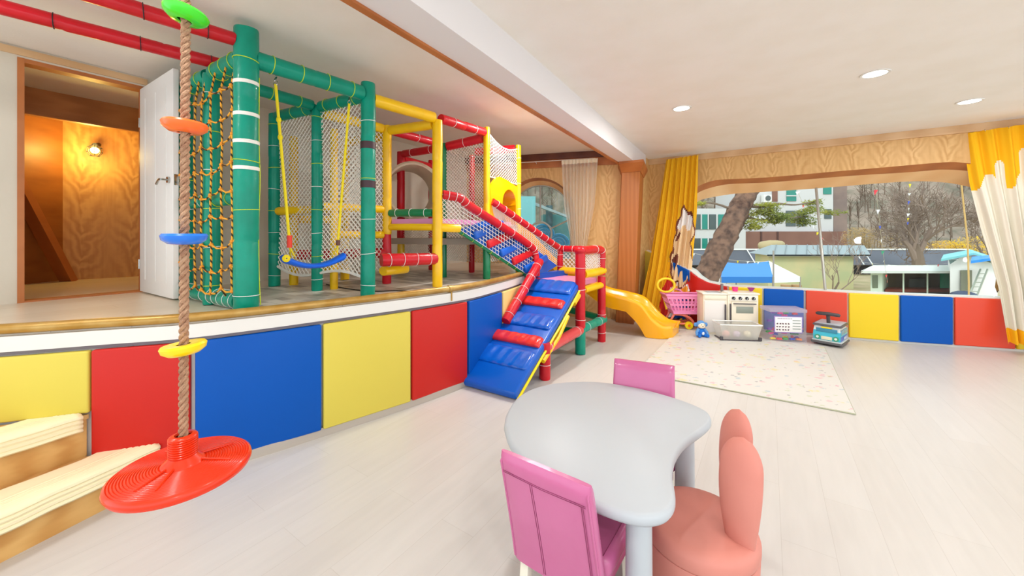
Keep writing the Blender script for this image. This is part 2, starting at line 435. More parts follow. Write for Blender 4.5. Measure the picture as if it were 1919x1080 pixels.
# ------------------------------------------------------------------ platform
inner = [p.copy() for p in WALLC]
poly = inner+[V((-.9, 7.0, 0)), Lw(-1.8, 0, .02)+V((0, 0, 0))]
mb = MB(); mb.prism([V((p.x, p.y, PLAT-.1)) for p in poly], .1)
struct('floor_platform', mb, M_platfloor, smooth=False)
mb = MB(); fr = WALLC; bk = offs(WALLC, .08)
for a, b, c, d in zip(fr, fr[1:], bk[1:], bk): mb.prism([a, b, c, d], PLAT-.1)
struct('wall_platform', mb, M_white, smooth=False)
# white fascia board and the grey strip under it
fo = offs(WALLC, -.03)
mb = MB()
for a, b, c, d in zip(fo, fo[1:], fr[1:], fr): mb.prism([V((p.x, p.y, .775)) for p in (a, b, c, d)], .075)
struct('trim_3', mb, M_white)
mb = MB(); fo2 = offs(WALLC, -.014)
for a, b, c, d in zip(fo2, fo2[1:], fr[1:], fr): mb.prism([V((p.x, p.y, .755)) for p in (a, b, c, d)], .02)
struct('trim_4', mb, mat('grey_strip', (120, 112, 118), .5))
mb = MB(); fo2 = offs(WALLC, -.03)
for a, b, c, d in zip(fo2, fo2[1:], fr[1:], fr): mb.prism([a, b, c, d], .06)
struct('baseboard_platform', mb, mat('grey_kick', (186, 176, 164), .5))
# brass-coloured round rail lying along the platform edge
rc = [V((p.x, p.y, .886)) for p in offs(WALLC, -.012)]
rc = rc[:-14]
t = thing('edge_rail', 'long curved brass-coloured round rail along the edge of the raised platform', 'rail', (rc[40].x, rc[40].y, .85))
obj('rail', MB().tube(rc, .026, 14), M_brass, t)
for px in (838,):
    p = wallpt_px(px); p.z = .886; i = min(range(len(rc)-1), key=lambda k: (rc[k]-p).length)
    d = (rc[i+1]-rc[i-1]).normalized()
    obj('rail_joint', MB().tube([rc[i]-d*.02, rc[i]+d*.02], .031, 14), M_brass, t)
    nn = V((d.y, -d.x, 0))
    obj('bracket', MB().tube([rc[i]+nn*.022+V((0, 0, -.02)), rc[i]+nn*.024+V((0, 0, -.1))], .006, 8), M_brass, t)

# padded panels on the platform wall
def pad(a, b, z0, z1, th, m, label, group=None, gap=.001):
    """padded board standing on the plan line a-b (seen from the room), bulging to the room side"""
    a, b = V(a), V(b); d = (b-a).normalized(); n = V((d.y, -d.x, 0)); L = (b-a).length-gap*2; H = z1-z0
    c = (a+b)/2+n*th/2; c.z = (z0+z1)/2
    M = Matrix((d, n, V((0, 0, 1)))).transposed(); mb = MB(); mb.rbox(c, (L, th, H), M=M, r=.011, seg=3)
    o = obj('wall_pad', mb, m); return tag(o, label, 'wall pad', group)
def wpads(edges):
    for px0, px1, z0, z1, m, lab in edges:
        a, b = wallpt_px(px0), wallpt_px(px1); d = (b-a).normalized(); n = V((d.y, -d.x, 0))
        pad(a+n*.006, b+n*.006, z0, z1, .038, m, lab, 'padded panels on the platform wall')
wpads([(-60, 178, .43, .75, M_pyel, 'low pale yellow padded wall panel above the wooden steps'),
       (180, 362, .17, .752, M_pred, 'red padded wall panel behind the hanging rope, beside the wooden steps'),
       (366, 601, .05, .752, M_pblue, 'largest blue padded wall panel, behind the red disc seat'),
       (603, 766, .05, .752, M_pyel, 'pale yellow padded panel between the blue and the red one under the swing'),
       (768, 871, .05, .752, M_pred, 'red padded wall panel under the platform rail joint, right of the wide yellow one'),
       (873, 935, .05, .752, M_pblue, 'narrow-looking blue padded wall panel beside the foot of the climbing ramp'),
       (937, 975, .05, .752, mat('panel_cream', (244, 208, 130), .4), 'cream yellow padded panel partly hidden behind the climbing ramp'),
       ])

# ------------------------------------------------------------------ left wall with the low door to the attic room
ang = 0
mb = MB(); Z = V((0, 0, 1))
def wall_strip(t0, t1, z0, z1, th=.09): mb.prism([Lw(t0, z0), Lw(t1, z0), Lw(t1, z0, th), Lw(t0, z0, th)], z1-z0)
T0, T1 = 0.015, .66
DT = 2.62
wall_strip(-2.6, T0, .0, CEIL); wall_strip(T1, 4.9, 0, CEIL); wall_strip(T0, T1, DT, CEIL); wall_strip(T0, T1, 0, PLAT)
struct('wall_left', mb, M_wallw, smooth=False)
mb = MB(); mb.prism([Lw(-2.4, 2.635, -.015), Lw(T1+.02, 2.635, -.015), Lw(T1+.02, 2.635, 0), Lw(-2.4, 2.635, 0)], .05)
struct('trim_5', mb, M_palepine, smooth=False)
mb = MB()   # frame of the doorway
mb.prism([Lw(T0-.02, PLAT, -.008), Lw(T0+.012, PLAT, -.008), Lw(T0+.012, PLAT, .1), Lw(T0-.02, PLAT, .1)], DT-PLAT)
mb.prism([Lw(T1-.012, PLAT, -.004), Lw(T1+.01, PLAT, -.004), Lw(T1+.01, PLAT, .1), Lw(T1-.012, PLAT, .1)], DT-PLAT)
mb.prism([Lw(T0, DT-.03, -.004), Lw(T1, DT-.03, -.004), Lw(T1, DT-.03, .1), Lw(T0, DT-.03, .1)], .03)
mb.prism([Lw(T0, PLAT, -.002), Lw(T1, PLAT, -.002), Lw(T1, PLAT, .1), Lw(T0, PLAT, .1)], .012)
struct('trim_6', mb, M_brown, smooth=False)
# door leaf, swung out into the room
h0 = V((-3.150, 3.245, 0)); h1 = V((-2.50, 2.83, 0)); dd = (h1-h0).normalized(); dn = V((dd.y, -dd.x, 0))
root = thing('door_leaf', 'white narrow door leaf standing open beside the attic doorway', 'door', h0+Z*PLAT)
mb = MB(); c = (h0+h1)/2; c.z = (PLAT+.012+2.585)/2
Md = Matrix((dd, dn, Z)).transposed()
mb.rbox(c, ((h1-h0).length, .036, 2.573-PLAT), M=Md, r=.004)
for s_ in (-1, 1):
    for fr_ in (.18, .5, .82): mb.box(c+dd*(h1-h0).length*(fr_-.5)+dn*.019*s_, (.012, .004, 1.5), M=Md)
leaf = obj('panel', mb, mat('door_white', (236, 235, 232), .6), root)
for s_ in (-1, 1):
    hp = h1-dd*.07+dn*.02*s_; hp.z = 1.76
    mb = MB(); mb.tube([hp, hp+dn*.012*s_], .024, 14); mb.tube([hp+dn*.01*s_, hp+dn*.045*s_], .008, 10)
    mb.tube(bez([hp+dn*.045*s_, hp+dn*.05*s_-dd*.03, hp+dn*.05*s_-dd*.085-Z*.03], 5), .008, 10)
    obj('handle', mb, M_chrome, root)
hp = h1+dd*.0005; hp.z = 1.76
obj('latch_plate', MB().box(hp, (.004, .022, .08), M=Md), M_chrome, root)
for z in (1.1, 2.3):
    obj('hinge', MB().tube([h0-dd*.004+dn*.02+Z*(z-.04), h0-dd*.004+dn*.02+Z*(z+.04)], .007, 8), M_chrome, root)

# attic room behind the doorway
A0, A1 = V((-4.78, 4.09, 0)), V((-3.45, 5.44, 0)); da = (A1-A0).normalized()
mb = MB(); mb.prism([Lw(-1.2, PLAT-.02, .09), Lw(2.6, PLAT-.02, .09), A1+Z*(PLAT-.02)+da*.6, A0+Z*(PLAT-.02)-da*.1, V((-5.4, 2.4, PLAT-.02))], .02)
struct('floor_attic', mb, M_platfloor, smooth=False)
mb = MB(); na = V((-da.y, da.x, 0))
mb.prism([A0+Z*PLAT-da*.4, A1+Z*PLAT+da*.8, A1+Z*PLAT+da*.8+na*.1, A0+Z*PLAT-da*.4+na*.1], CEIL-PLAT)
struct('wall_attic_back', mb, M_ply, smooth=False)
mb = MB(); mb.prism([V((-4.80, 4.15, PLAT)), V((-4.86, 2.0, PLAT)), V((-4.96, 2.0, PLAT)), V((-4.90, 4.15, PLAT))], CEIL-PLAT)
mb.prism([Lw(1.9, PLAT, .09), Lw(2.0, PLAT, .09), Lw(2.0, PLAT, 2.4), Lw(1.9, PLAT, 2.4)], CEIL-PLAT)
mb.prism([Lw(-.9, PLAT, .09), Lw(-.8, PLAT, .09), Lw(-.8, PLAT, 1.6), Lw(-.9, PLAT, 1.6)], CEIL-PLAT)
struct('wall_attic_side', mb, wood('attic_side_board', (168, 104, 48), (128, 72, 30), scale=(2, 2, 6), ring=1, dist=4), smooth=False)
mb = MB(); mb.bar(P(22, 325, 3.62), P(130, 528, 4.02), .06, .13, up=V((1, 0, 0)))
struct('trim_9', mb, M_brown, smooth=False)
mb = MB(); q0, q1 = Lw(-.8, 2.46, 1.15), Lw(1.9, 2.46, 1.15); mb.prism([q0, q1, q1+V((-AX.y, AX.x, 0))*.12, q0+V((-AX.y, AX.x, 0))*.12], .24)
mb.prism([q0-Z*.015+V((AX.y, -AX.x, 0))*.03, q1-Z*.015+V((AX.y, -AX.x, 0))*.03, q1+V((-AX.y, AX.x, 0))*.0-Z*.015, q0-Z*.015], .02)
struct('trim_10', mb, wood('attic_beam', (206, 142, 80), (166, 104, 50), scale=(1, 1, 6), ring=1.2, dist=4), smooth=False)
mb = MB(); mb.bar(P(30, 232, 4.05)+na*-.04, P(300, 306, 5.25), .14, .15)
struct('trim_11', mb, M_dkbrown, smooth=False)
# caged lamp
lp = P(178, 282, 4.12); root = thing('cage_lamp', 'small glowing wire-cage lamp on the plywood wall of the attic room', 'lamp', lp)
mb = MB(); mb.tube([lp+V((-.09, .12, .09)), lp+V((-.05, .06, .07)), lp+V((0, 0, .06))], .022, 10); obj('bracket', mb, M_black, root)
obj('bulb', MB().ball(lp, .035), mat('warm_bulb', (255, 214, 120), .4, emit=((255, 190, 90), 18)), root)
mb = MB()
for k in range(8):
    a = 2*PI*k/8; mb.tube([lp+V((math.cos(a)*r_, math.sin(a)*r_, z_)) for r_, z_ in ((.02, .06), (.055, .03), (.06, -.02), (.035, -.06))], .0025, 5)
for r_, z_ in ((.055, .03), (.06, -.02), (.035, -.06)): mb.tube([lp+V((math.cos(a/12*2*PI)*r_, math.sin(a/12*2*PI)*r_, z_)) for a in range(12)], .0025, 5, closed=True)
obj('cage', mb, M_black, root)
pl = bpy.data.lights.new('cage_lamp_light', 'POINT'); pl.energy = 13; pl.color = (1, .70, .18); pl.shadow_soft_size = .05
plo = bpy.data.objects.new('cage_lamp_light', pl); COL.objects.link(plo); plo.parent = root; plo.location = V((.05, -.09, -.02))

# ------------------------------------------------------------------ far wall with the arched window
FD = V((1.33, -.37, 0)).normalized(); FP = V((.15, 6.5, 0)); FN = V((-FD.y, FD.x, 0))
def fw(u, z=0, off=0): return FP+FD*u+FN*off+Z*z
uc, ra = .29, .63
zc, zb = 1.68, .95
mb = MB(); N = 24
def arch(u):  # top of the opening
    q = ra*ra-(u-uc)**2; return zc+math.sqrt(max(q, 0))
def fq(u0, u1, za0, za1, zt): mb.add([fw(u0, za0), fw(u1, za1), fw(u1, zt), fw(u0, zt), fw(u0, za0, .1), fw(u1, za1, .1), fw(u1, zt, .1), fw(u0, zt, .1)],
                                   [(0, 1, 2, 3), (4, 7, 6, 5), (0, 4, 5, 1), (3, 2, 6, 7)])
fq(-1.05, uc-ra, 0, 0, CEIL); fq(uc+ra, 1.85, 0, 0, CEIL); fq(uc-ra, uc+ra, 0, 0, zb)
for k in range(N):
    u0 = uc-ra*math.cos(PI*k/N); u1 = uc-ra*math.cos(PI*(k+1)/N); fq(u0, u1, arch(u0), arch(u1), CEIL)
struct('wall_far', mb, M_wallwood, smooth=False)
# reveal
ring = [(uc-ra*math.cos(PI*k/24), zc+ra*math.sin(PI*k/24)) for k in range(25)]
ring = [(uc-ra, zb)]+ring+[(uc+ra, zb)]
def shrink(r_): return [(uc+(u-uc)*r_, zc+(z-zc)*(r_ if z > zc else 1)) for u, z in ring]
def band(A, offa, B, offb, m, name):
    mb = MB()
    for (p, q, r_, s_) in zip(A, A[1:], B[1:], B): mb.face([fw(*p, offa), fw(*q, offa), fw(*r_, offb), fw(*s_, offb)])
    return struct(name, mb, m)
band(ring, -.01, shrink(.955), .14, M_brown, 'trim_12'); band(shrink(.955), .14, shrink(.84), .26, M_reveal, 'trim_13')
g = shrink(.84)
mb = MB(); mb.prism([fw(u, z, .26) for u, z in g], .006, FN)
wobj = struct('window_2', mb, M_glass, smooth=False)
mb = MB(); cz = 1.37; fr_ = mat('window_metal', (176, 178, 172), .4, metal=.3)
mb.tube([fw(uc+.2*math.cos(a*PI/12), cz+.2*math.sin(a*PI/12), .25) for a in range(24)], .018, 6, closed=True)
for a in (90, 25, 155, -30, 210):
    ca, sa = math.cos(math.radians(a)), math.sin(math.radians(a)); R1 = 1.0
    while True:
        u_, z_ = uc+R1*ca, cz+R1*sa
        if R1 < .2 or ((u_-uc)**2+max(0, z_-zc)**2 < (ra*.84)**2 and z_ > zb): break
        R1 -= .01
    mb.tube([fw(uc+.2*ca, cz+.2*sa, .25), fw(uc+R1*ca, cz+R1*sa, .25)], .014, 6)
mb.tube([fw(u, z, .25) for u, z in shrink(.84)], .014, 6)
struct('window_frame', mb, fr_, wobj)
# crown trim, brown
mb = MB(); mb.prism([fw(-1.0, 2.6, -.06), fw(1.75, 2.6, -.06), fw(1.75, 2.6, 0), fw(-1.0, 2.6, 0)], .1)
struct('trim_14', mb, M_dkbrown, smooth=False)
mb = MB(); mb.prism([fw(-1.0, 2.47, -.02), fw(1.75, 2.47, -.02), fw(1.75, 2.47, 0), fw(-1.0, 2.47, 0)], .13)
struct('trim_15', mb, M_brown, smooth=False)
# column at the corner with its moulded head
cb = [V((1.60, 5.86, 0)), V((1.83, 5.72, 0)), V((2.10, 6.35, 0)), V((1.75, 6.5, 0))]
ctp = [p+V((.09, -.02, 2.36)) for p in cb]
mb = MB(); mb.add(cb+ctp, [(0, 1, 2, 3), (4, 7, 6, 5), (0, 4, 5, 1), (1, 5, 6, 2), (2, 6, 7, 3), (3, 7, 4, 0)])
struct('wall_column', mb, M_column, smooth=False)
mb = MB(); cc = sum(ctp, V((0, 0, 0)))/4
def ringp(s_, z): return [V((cc.x+(p.x-cc.x)*s_, cc.y+(p.y-cc.y)*s_, z)) for p in ctp]
r0, r1, r2 = ringp(1.05, 2.30), ringp(1.35, 2.42), ringp(1.35, 2.454)
mb.add(r0+r1+r2, [(0, 3, 2, 1), (0, 1, 5, 4), (1, 2, 6, 5), (2, 3, 7, 6), (3, 0, 4, 7), (4, 5, 9, 8), (5, 6, 10, 9), (6, 7, 11, 10), (7, 4, 8, 11), (8, 9, 10, 11)])
struct('trim_16', mb, M_brown, smooth=False)
mb = MB(); mb.prism([V((1.75, 6.45, 0)), V((2.12, 6.33, 0)), V((2.46, 6.84, 0)), V((2.36, 6.98, 0))], CEIL)
struct('wall_corner', mb, M_wallwood, smooth=False)

# ------------------------------------------------------------------ window wall
front = [(1266, 545), (1267, 500), (1268, 450), (1275, 400), (1290, 364), (1308, 350), (1329, 341), (1350, 337), (1392, 335), (1433, 333), (1500, 327.5), (1560, 322), (1620, 317),
         (1689, 311), (1740, 306.5), (1778, 304), (1804, 305), (1850, 312), (1895, 335), (1930, 390), (1945, 460), (1952, 545)]
brown = [(1268, 545), (1269, 502), (1271, 455), (1279, 410), (1292, 377), (1308, 362), (1329, 353), (1360, 346), (1392, 344), (1433, 342.5), (1500, 337.5), (1560, 332.5), (1620, 328),
         (1689, 324), (1740, 320), (1767, 318), (1809, 320), (1850, 327), (1890, 350), (1922, 400), (1937, 462), (1944, 545)]
tan = [(1272, 545), (1274, 504), (1277, 462), (1285, 424), (1297, 394), (1308, 378), (1329, 371), (1371, 364), (1392, 362.5), (1413, 361), (1500, 355.5), (1560, 351), (1620, 346),
       (1689, 341), (1733, 340), (1778, 343), (1815, 350), (1850, 358), (1885, 378), (1912, 425), (1927, 475), (1934, 545)]
fp = [wp(*q) for q in front]; bp_ = [wp(*q, .16) for q in brown]; tp = [wp(*q, .34) for q in tan]
mb = MB()
def wq(p0, p1, z0, z1, zt):
    a, b = V((p0.x, p0.y, 0)), V((p1.x, p1.y, 0)); n = N_B*.12
    mb.add([a+Z*z0, b+Z*z1, b+Z*zt, a+Z*zt, a+n+Z*z0, b+n+Z*z1, b+n+Z*zt, a+n+Z*zt], [(0, 1, 2, 3), (4, 7, 6, 5), (0, 4, 5, 1), (3, 2, 6, 7)])
for p0, p1 in zip(bez(fp, 4), bez(fp, 4)[1:]):
    if (p1-p0).dot(U_B) > 0: wq(p0, p1, p0.z, p1.z, CEIL)
wq(onwall(1195), fp[0], 0, 0, CEIL); wq(fp[-1], onwall(2300), 0, 0, CEIL)
struct('wall_window', mb, M_wallwood, smooth=False)
def bandw(A, B, name, m):
    mb = MB()
    for a, b, c, d in zip(A, A[1:], B[1:], B): mb.face([a, b, c, d])
    return struct(name, mb, m)
fs_, bs_, ts_ = bez(fp, 4), bez(bp_, 4), bez(tp, 4)
bandw(fs_, bs_, 'trim_17', M_brown); bandw(bs_, ts_, 'trim_18', M_reveal)
mb = MB(); a, b = onwall(1195), onwall(2300)
mb.prism([a+Z*2.62-N_B*.02, b+Z*2.62-N_B*.02, b+Z*2.62, a+Z*2.62], .08)
mb.prism([a+Z*2.60-N_B*.03, b+Z*2.60-N_B*.03, b+Z*2.60, a+Z*2.60], .022)
struct('trim_19', mb, M_palepine, smooth=False)

# curved low wall under the window
LOWT = [(1199, 2.27, 6.75, 1.10), (1250, 2.5, 6.15, .95), (1290, 2.69, 5.78, .80), (1297, 2.705, 5.72, .766), (1310, 2.77, 5.65, .708), (1326, 2.87, 5.6, .651), (1347, 3.00, 5.53, .618), (1364, 3.10, 5.47, .60),
        (1432, 3.50, 5.29, .60), (1510, 3.95, 5.12, .60), (1590, 4.32, 4.886, .60), (1688, 4.79, 4.695, .60), (1790, 5.28, 4.54, .60), (1905, 5.80, 4.375, .60), (2000, 6.2, 4.27, .6), (2150, 6.9, 4.1, .6)]
lowf = [V((x, y, 0)) for _, x, y, _ in LOWT]; lowz = [z for *_, z in LOWT]
lowb = offs(lowf, .16)
lowm = offs(lowf, .035)
mb = MB()
for i in range(len(lowf)-1):
    a, b, c, d = lowm[i], lowm[i+1], lowb[i+1], lowb[i]; z0, z1 = lowz[i]-.012, lowz[i+1]-.012
    mb.add([a, b, c, d, a+Z*z0, b+Z*z1, c+Z*z1, d+Z*z0], [(0, 3, 2, 1), (4, 5, 6, 7), (0, 1, 5, 4), (1, 2, 6, 5), (2, 3, 7, 6), (3, 0, 4, 7)])
struct('wall_window_low', mb, M_white, smooth=False)
def lowp(px, off=0.0):
    x, y, z = interp(LOWT, px); i = next(k for k in range(len(LOWT)-1) if px <= LOWT[k+1][0]); d = (lowf[i+1]-lowf[i]).normalized()
    return V((x, y, 0))+V((-d.y, d.x, 0))*off, z
def lpad(cols, m, label):
    """padded panel that follows the curved low wall; cols = image columns of its corners"""
    mb = MB(); pts = [lowp(px) for px in cols]; n = len(pts)
    F_ = []; B_ = []
    for i, (p, z) in enumerate(pts):
        q = pts[min(i+1, n-1)][0]-pts[max(i-1, 0)][0]; q.normalize(); nn = V((-q.y, q.x, 0))
        sh = q*(.004 if i == 0 else (-.004 if i == n-1 else 0))
        F_.append((p+sh, z)); B_.append((p+sh+nn*.034, z))
    v = []
    for (f, z), (b, _) in zip(F_, B_): v += [f+Z*.03, f+Z*z, b+Z*z, b+Z*.03]
    fs = [(0, 1, 2, 3), (4*n-4, 4*n-1, 4*n-2, 4*n-3)]
    for i in range(n-1):
        for k in range(4): fs.append((4*i+k, 4*i+4+k, 4*i+4+(k+1) % 4, 4*i+(k+1) % 4))
    mb.add(v, fs); o = obj('wall_pad', mb, m); bv = o.modifiers.new('soft', 'BEVEL'); bv.width = .012; bv.segments = 3; bv.limit_method = 'ANGLE'
    return tag(o, label, 'wall pad', 'padded panels under the big window')
lpad([1203, 1225, 1250], M_pyel, 'tall pale yellow padded panel beside the orange wooden column')
lpad([1252, 1270, 1289], M_pblue, 'blue padded panel mostly hidden behind the left yellow curtain')
lpad([1291, 1297, 1310, 1326, 1347, 1364], M_pred, 'red padded panel with a sloping top edge behind the toy kitchen')
lpad([1366, 1400, 1430], M_pyel2, 'yellow padded panel almost hidden behind the toy kitchen')
lpad([1432, 1470, 1508], M_pblue, 'blue padded panel behind the clear box of building toys')
lpad([1510, 1550, 1589], mat('panel_vermilion', (226, 72, 44), .38, bump=(3, .08)), 'red padded panel behind the ride-on toy bus')
lpad([1591, 1640, 1687], M_pyel2, 'strong yellow padded panel right of the ride-on toy bus')
lpad([1689, 1740, 1789], M_pblue, 'blue padded panel under the window, next to the rightmost red one')
lpad([1791, 1850, 1905], mat('panel_vermilion', (226, 72, 44)), 'rightmost red padded panel, reaching under the white and yellow curtain')
lpad([1907, 1990, 2080], M_pyel2, 'yellow padded panel at the right edge behind the curtain hem')
# white sill and the glass, leaning outwards
mb = MB(); gl = MB(); cols = [q[0] for q in tan]
pxs = [1272, 1290, 1308, 1329, 1371, 1392, 1413, 1500, 1560, 1620, 1689, 1733, 1778, 1815, 1850, 1885, 1934]
top = {q[0]: t_ for q, t_ in zip(tan, tp)}
top[1272] = tp[3]; top[1290] = wp(1291, 405, .34); top[1934] = wp(1927, 475, .34)
prev = None
for px in pxs:
    p, z = lowp(px, .15); q, _ = lowp(px, .03)
    t_ = top[px]; bt = V((p.x, p.y, z-.0))
    if prev:
        mb.prism([V((prev[2].x, prev[2].y, 0))+Z*(prev[1].z-.005), V((q.x, q.y, 0))+Z*(bt.z-.005), bt-Z*.005+N_B*.1, prev[1]-Z*.005+N_B*.1], .012)
        gl.face([prev[1], bt, t_, prev[0]])
    prev = (t_, bt, q)
struct('trim_20', mb, M_white, smooth=False)
w1 = struct('window_1', gl, M_glass, smooth=False)
mb = MB(); mb.tube([wp(1530, 353, .33), lowp(1551, .14)[0]+Z*.6], .017, 8); struct('window_mullion', mb, mat('window_metal', (176, 178, 172)), w1)

# ------------------------------------------------------------------ ceiling downlights, then unseen fill lights
def downlight(p, label, watts, parent_label=None):
    root = thing('downlight', label, 'ceiling light', p, 'recessed round ceiling lights')
    obj('trim_ring', MB().lathe(p, [(.078, -.001), (.098, -.001), (.096, -.008), (.078, -.006)], 28, caps=False), M_white, root)
    obj('lens', MB().lathe(p, [(.001, -.004), (.078, -.004), (.078, -.002), (.001, -.002)], 28), mat('lit_lens', (255, 255, 255), .5, emit=((255, 250, 244), 9)), root)
    a = bpy.data.lights.new('downlight_light', 'AREA'); a.shape = 'DISK'; a.size = .16; a.energy = watts; a.color = (1, .985, .96)
    ao = bpy.data.objects.new('downlight_light', a); COL.objects.link(ao); ao.parent = root; ao.location = (0, 0, -.012)
    return root
downlight(V((1.81, 4.06, CEIL)), 'round ceiling light between the roof beam and the left yellow curtain', 17)
downlight(V((3.04, 3.186, CEIL)), 'largest-looking round ceiling light, nearest to the camera', 15)
downlight(V((4.63, 3.85, CEIL)), 'round ceiling light above the white and yellow curtain', 14)
downlight(V((.26, 4.1, CEIL)), 'small bright round ceiling light beside the wooden strip of the beam', 28)
for i, (x, y, w_) in enumerate([(1.0, .9, 8), (3.6, .9, 8), (-1.0, .6, 12), (5.6, 1.6, 8), (0.6, -1.4, 22), (3.2, -1.6, 22), (-2.5, 1.2, 14), (-3.0, .3, 6)]):  # unseen ceiling fill lights; the last pair added to brighten platform and left wall
    a = bpy.data.lights.new('room_fill_light', 'AREA'); a.shape = 'DISK'; a.size = .3; a.energy = w_; a.color = (1, .985, .96)
    ao = bpy.data.objects.new('room_fill_light', a); COL.objects.link(ao); ao.location = (x, y, CEIL-.012)

# ================================================================== padded play structure
def ties(part, a, b, r, m, spots):
    """thin cord ties round a padded tube at fractions of its length; each one a sub-part"""
    a, b = V(a), V(b); d = (b-a).normalized(); u = d.orthogonal().normalized(); w = d.cross(u)
    for k, f in enumerate(spots):
        mm = m[k % len(m)] if isinstance(m, (list, tuple)) else m
        c = a+(b-a)*f; t_ = random.uniform(-.12, .12)
        pts = [c+(u*math.cos(q*PI/10)+w*math.sin(q*PI/10))*(r+.002)+d*(math.cos(q*PI/10)*t_*r) for q in range(20)]
        obj('tie', MB().tube(pts, .0025, 5, closed=True), mm, part)
def pt(root, name, a, b, r, m, tie=None, n=0, bulge=.035, spots=None):
    """straight padded tube: foam sleeves butted end to end, so the radius dips a little at each joint"""
    a, b = V(a), V(b); L = (b-a).length; k = max(1, round(L/.42)); pts = []; rr = []
    for i in range(k):
        for f, q in ((.0, .955), (.03, 1), (.5, 1+bulge*random.uniform(.2, .8)), (.97, 1)):
            t = (i+f)/k; pts.append(a+(b-a)*t+V((random.uniform(-1, 1), random.uniform(-1, 1), random.uniform(-1, 1)))*(.0018 if 0 < t < 1 else 0)); rr.append(r*q)
    pts.append(b); rr.append(r*.955)
    o = obj(name, MB().tube(pts, rr, 18), m, root)
    if tie is not None:
        ties(o, a, b, r*1.02, tie, spots or [(i+.5)/n for i in range(n)])
    return o
def bent(root, name, pts, r, m, tie=None, spots=(), n=5):
    q = bez(pts, n); o = obj(name, MB().tube(q, r, 18), m, root)
    if tie is not None:
        for f in spots:
            i = min(int(f*(len(q)-1)), len(q)-2); ties(o, q[i], q[i+1], r*1.02, tie, [.5])
    return o

Fp = [V((-1.676, 2.40, 0)), V((-1.15, 3.04, 0)), V((-.70, 3.57, 0)), V((-.28, 4.20, 0)), V((.08, 4.82, 0))]
Mp = [V((-2.108, 2.675, 0)), V((-1.70, 3.32, 0)), V((-1.25, 3.80, 0)), V((-.785, 4.37, 0)), V((-.52, 4.92, 0))]
Bp = [V((-2.54, 2.95, 0)), V((-2.247, 3.60, 0)), V((-1.80, 4.10, 0)), V((-1.38, 4.73, 0)), V((-1.12, 5.30, 0))]
def at(p, z): return V((p.x, p.y, z))
PL = PLAT+.002

# ---- green swing frame
S = thing('swing_frame', 'green padded play frame with an orange rope net side on the platform', 'play frame', (-1.8, 3.0, PLAT))
TZ = 2.47
pt(S, 'post', at(Fp[0], PL), at(Fp[0], 2.65), .068, M_green, [M_tie_w, M_tie_l, M_tie_l], 6, spots=[.06, .36, .53, .60, .885])
for z in (2.30, 2.10, 1.93, 1.765):   # broad white tape bands round the near post
    obj('tape_band', MB().tube([at(Fp[0], z-.011), at(Fp[0], z+.011)], .0712, 20), mat('white_tape', (244, 240, 230), .5), S)
pt(S, 'post', at(Mp[0], PL), at(Mp[0], TZ), .054, M_green, [M_tie_l, M_tie_w], 6)
pt(S, 'post', at(Bp[0], PL), at(Bp[0], TZ), .054, M_green, M_tie_l, 8)
pt(S, 'post', at(Fp[1], PL), at(Fp[1], 2.56), .055, M_green, [M_tie_w, M_tie_w, M_tie_w, M_tie_l], 5, spots=[.05, .2, .36, .55, .82])
for z in (2.06, 1.75):
    obj('tape_band', MB().tube([at(Fp[1], z-.028), at(Fp[1], z+.028)], .0585, 20), mat('dark_tape', (66, 40, 48), .5), S)
pt(S, 'post', at(Mp[1], PL), at(Mp[1], TZ), .045, M_green, [M_tie_w, M_tie_l], 8)
pt(S, 'post', at(Bp[1], PL), at(Bp[1], TZ+.02), .05, M_green, [M_tie_w, M_tie_l], 8)
def top(a, b, z0, z1, r, m, n, t=M_tie_l, nm='top_beam', root=S, pull=.05):
    d = (at(b, 0)-at(a, 0)).normalized()
    return pt(root, nm, at(a, z0)+d*pull, at(b, z1)-d*pull, r, m, t, n)
top(Fp[0], Fp[1], TZ, TZ, .056, M_green, 4)
top(Fp[0], Mp[0], TZ, TZ, .058, M_green, 3); top(Mp[0], Bp[0], TZ, TZ, .056, M_green, 2)
top(Mp[0], Mp[1], TZ-.005, TZ-.005, .045, M_green, 3)
top(Fp[1], Mp[1], TZ-.01, TZ-.01, .048, M_green, 3); top(Mp[1], Bp[1], TZ-.01, TZ-.01, .05, M_green, 3)
pt(S, 'bottom_beam', at(Fp[0], .925)+V((-.07, .045, 0)), at(Mp[0], .925), .052, M_green, M_tie_w, 5)
pt(S, 'bottom_beam', at(Mp[0], .925), at(Bp[0], .925), .05, M_green, M_tie_w, 3)
pt(S, 'middle_beam', at(Fp[0], 1.59)+V((-.07, .045, 0)), at(Mp[0], 1.59), .045, M_green, M_tie_l, 2)
pt(S, 'middle_beam', at(Mp[0], 1.59), at(Bp[0], 1.59), .045, M_green, M_tie_w, 2)
# lime cord running down the near post
obj('loose_cord', MB().tube(bez([at(Fp[0], z)+V((.062+.004*math.sin(z*9), .03+.006*math.cos(z*7), 0)) for z in (2.35, 2.1, 1.9, 1.7, 1.4, 1.1, .9)], 6), .003, 5), M_tie_l, S)
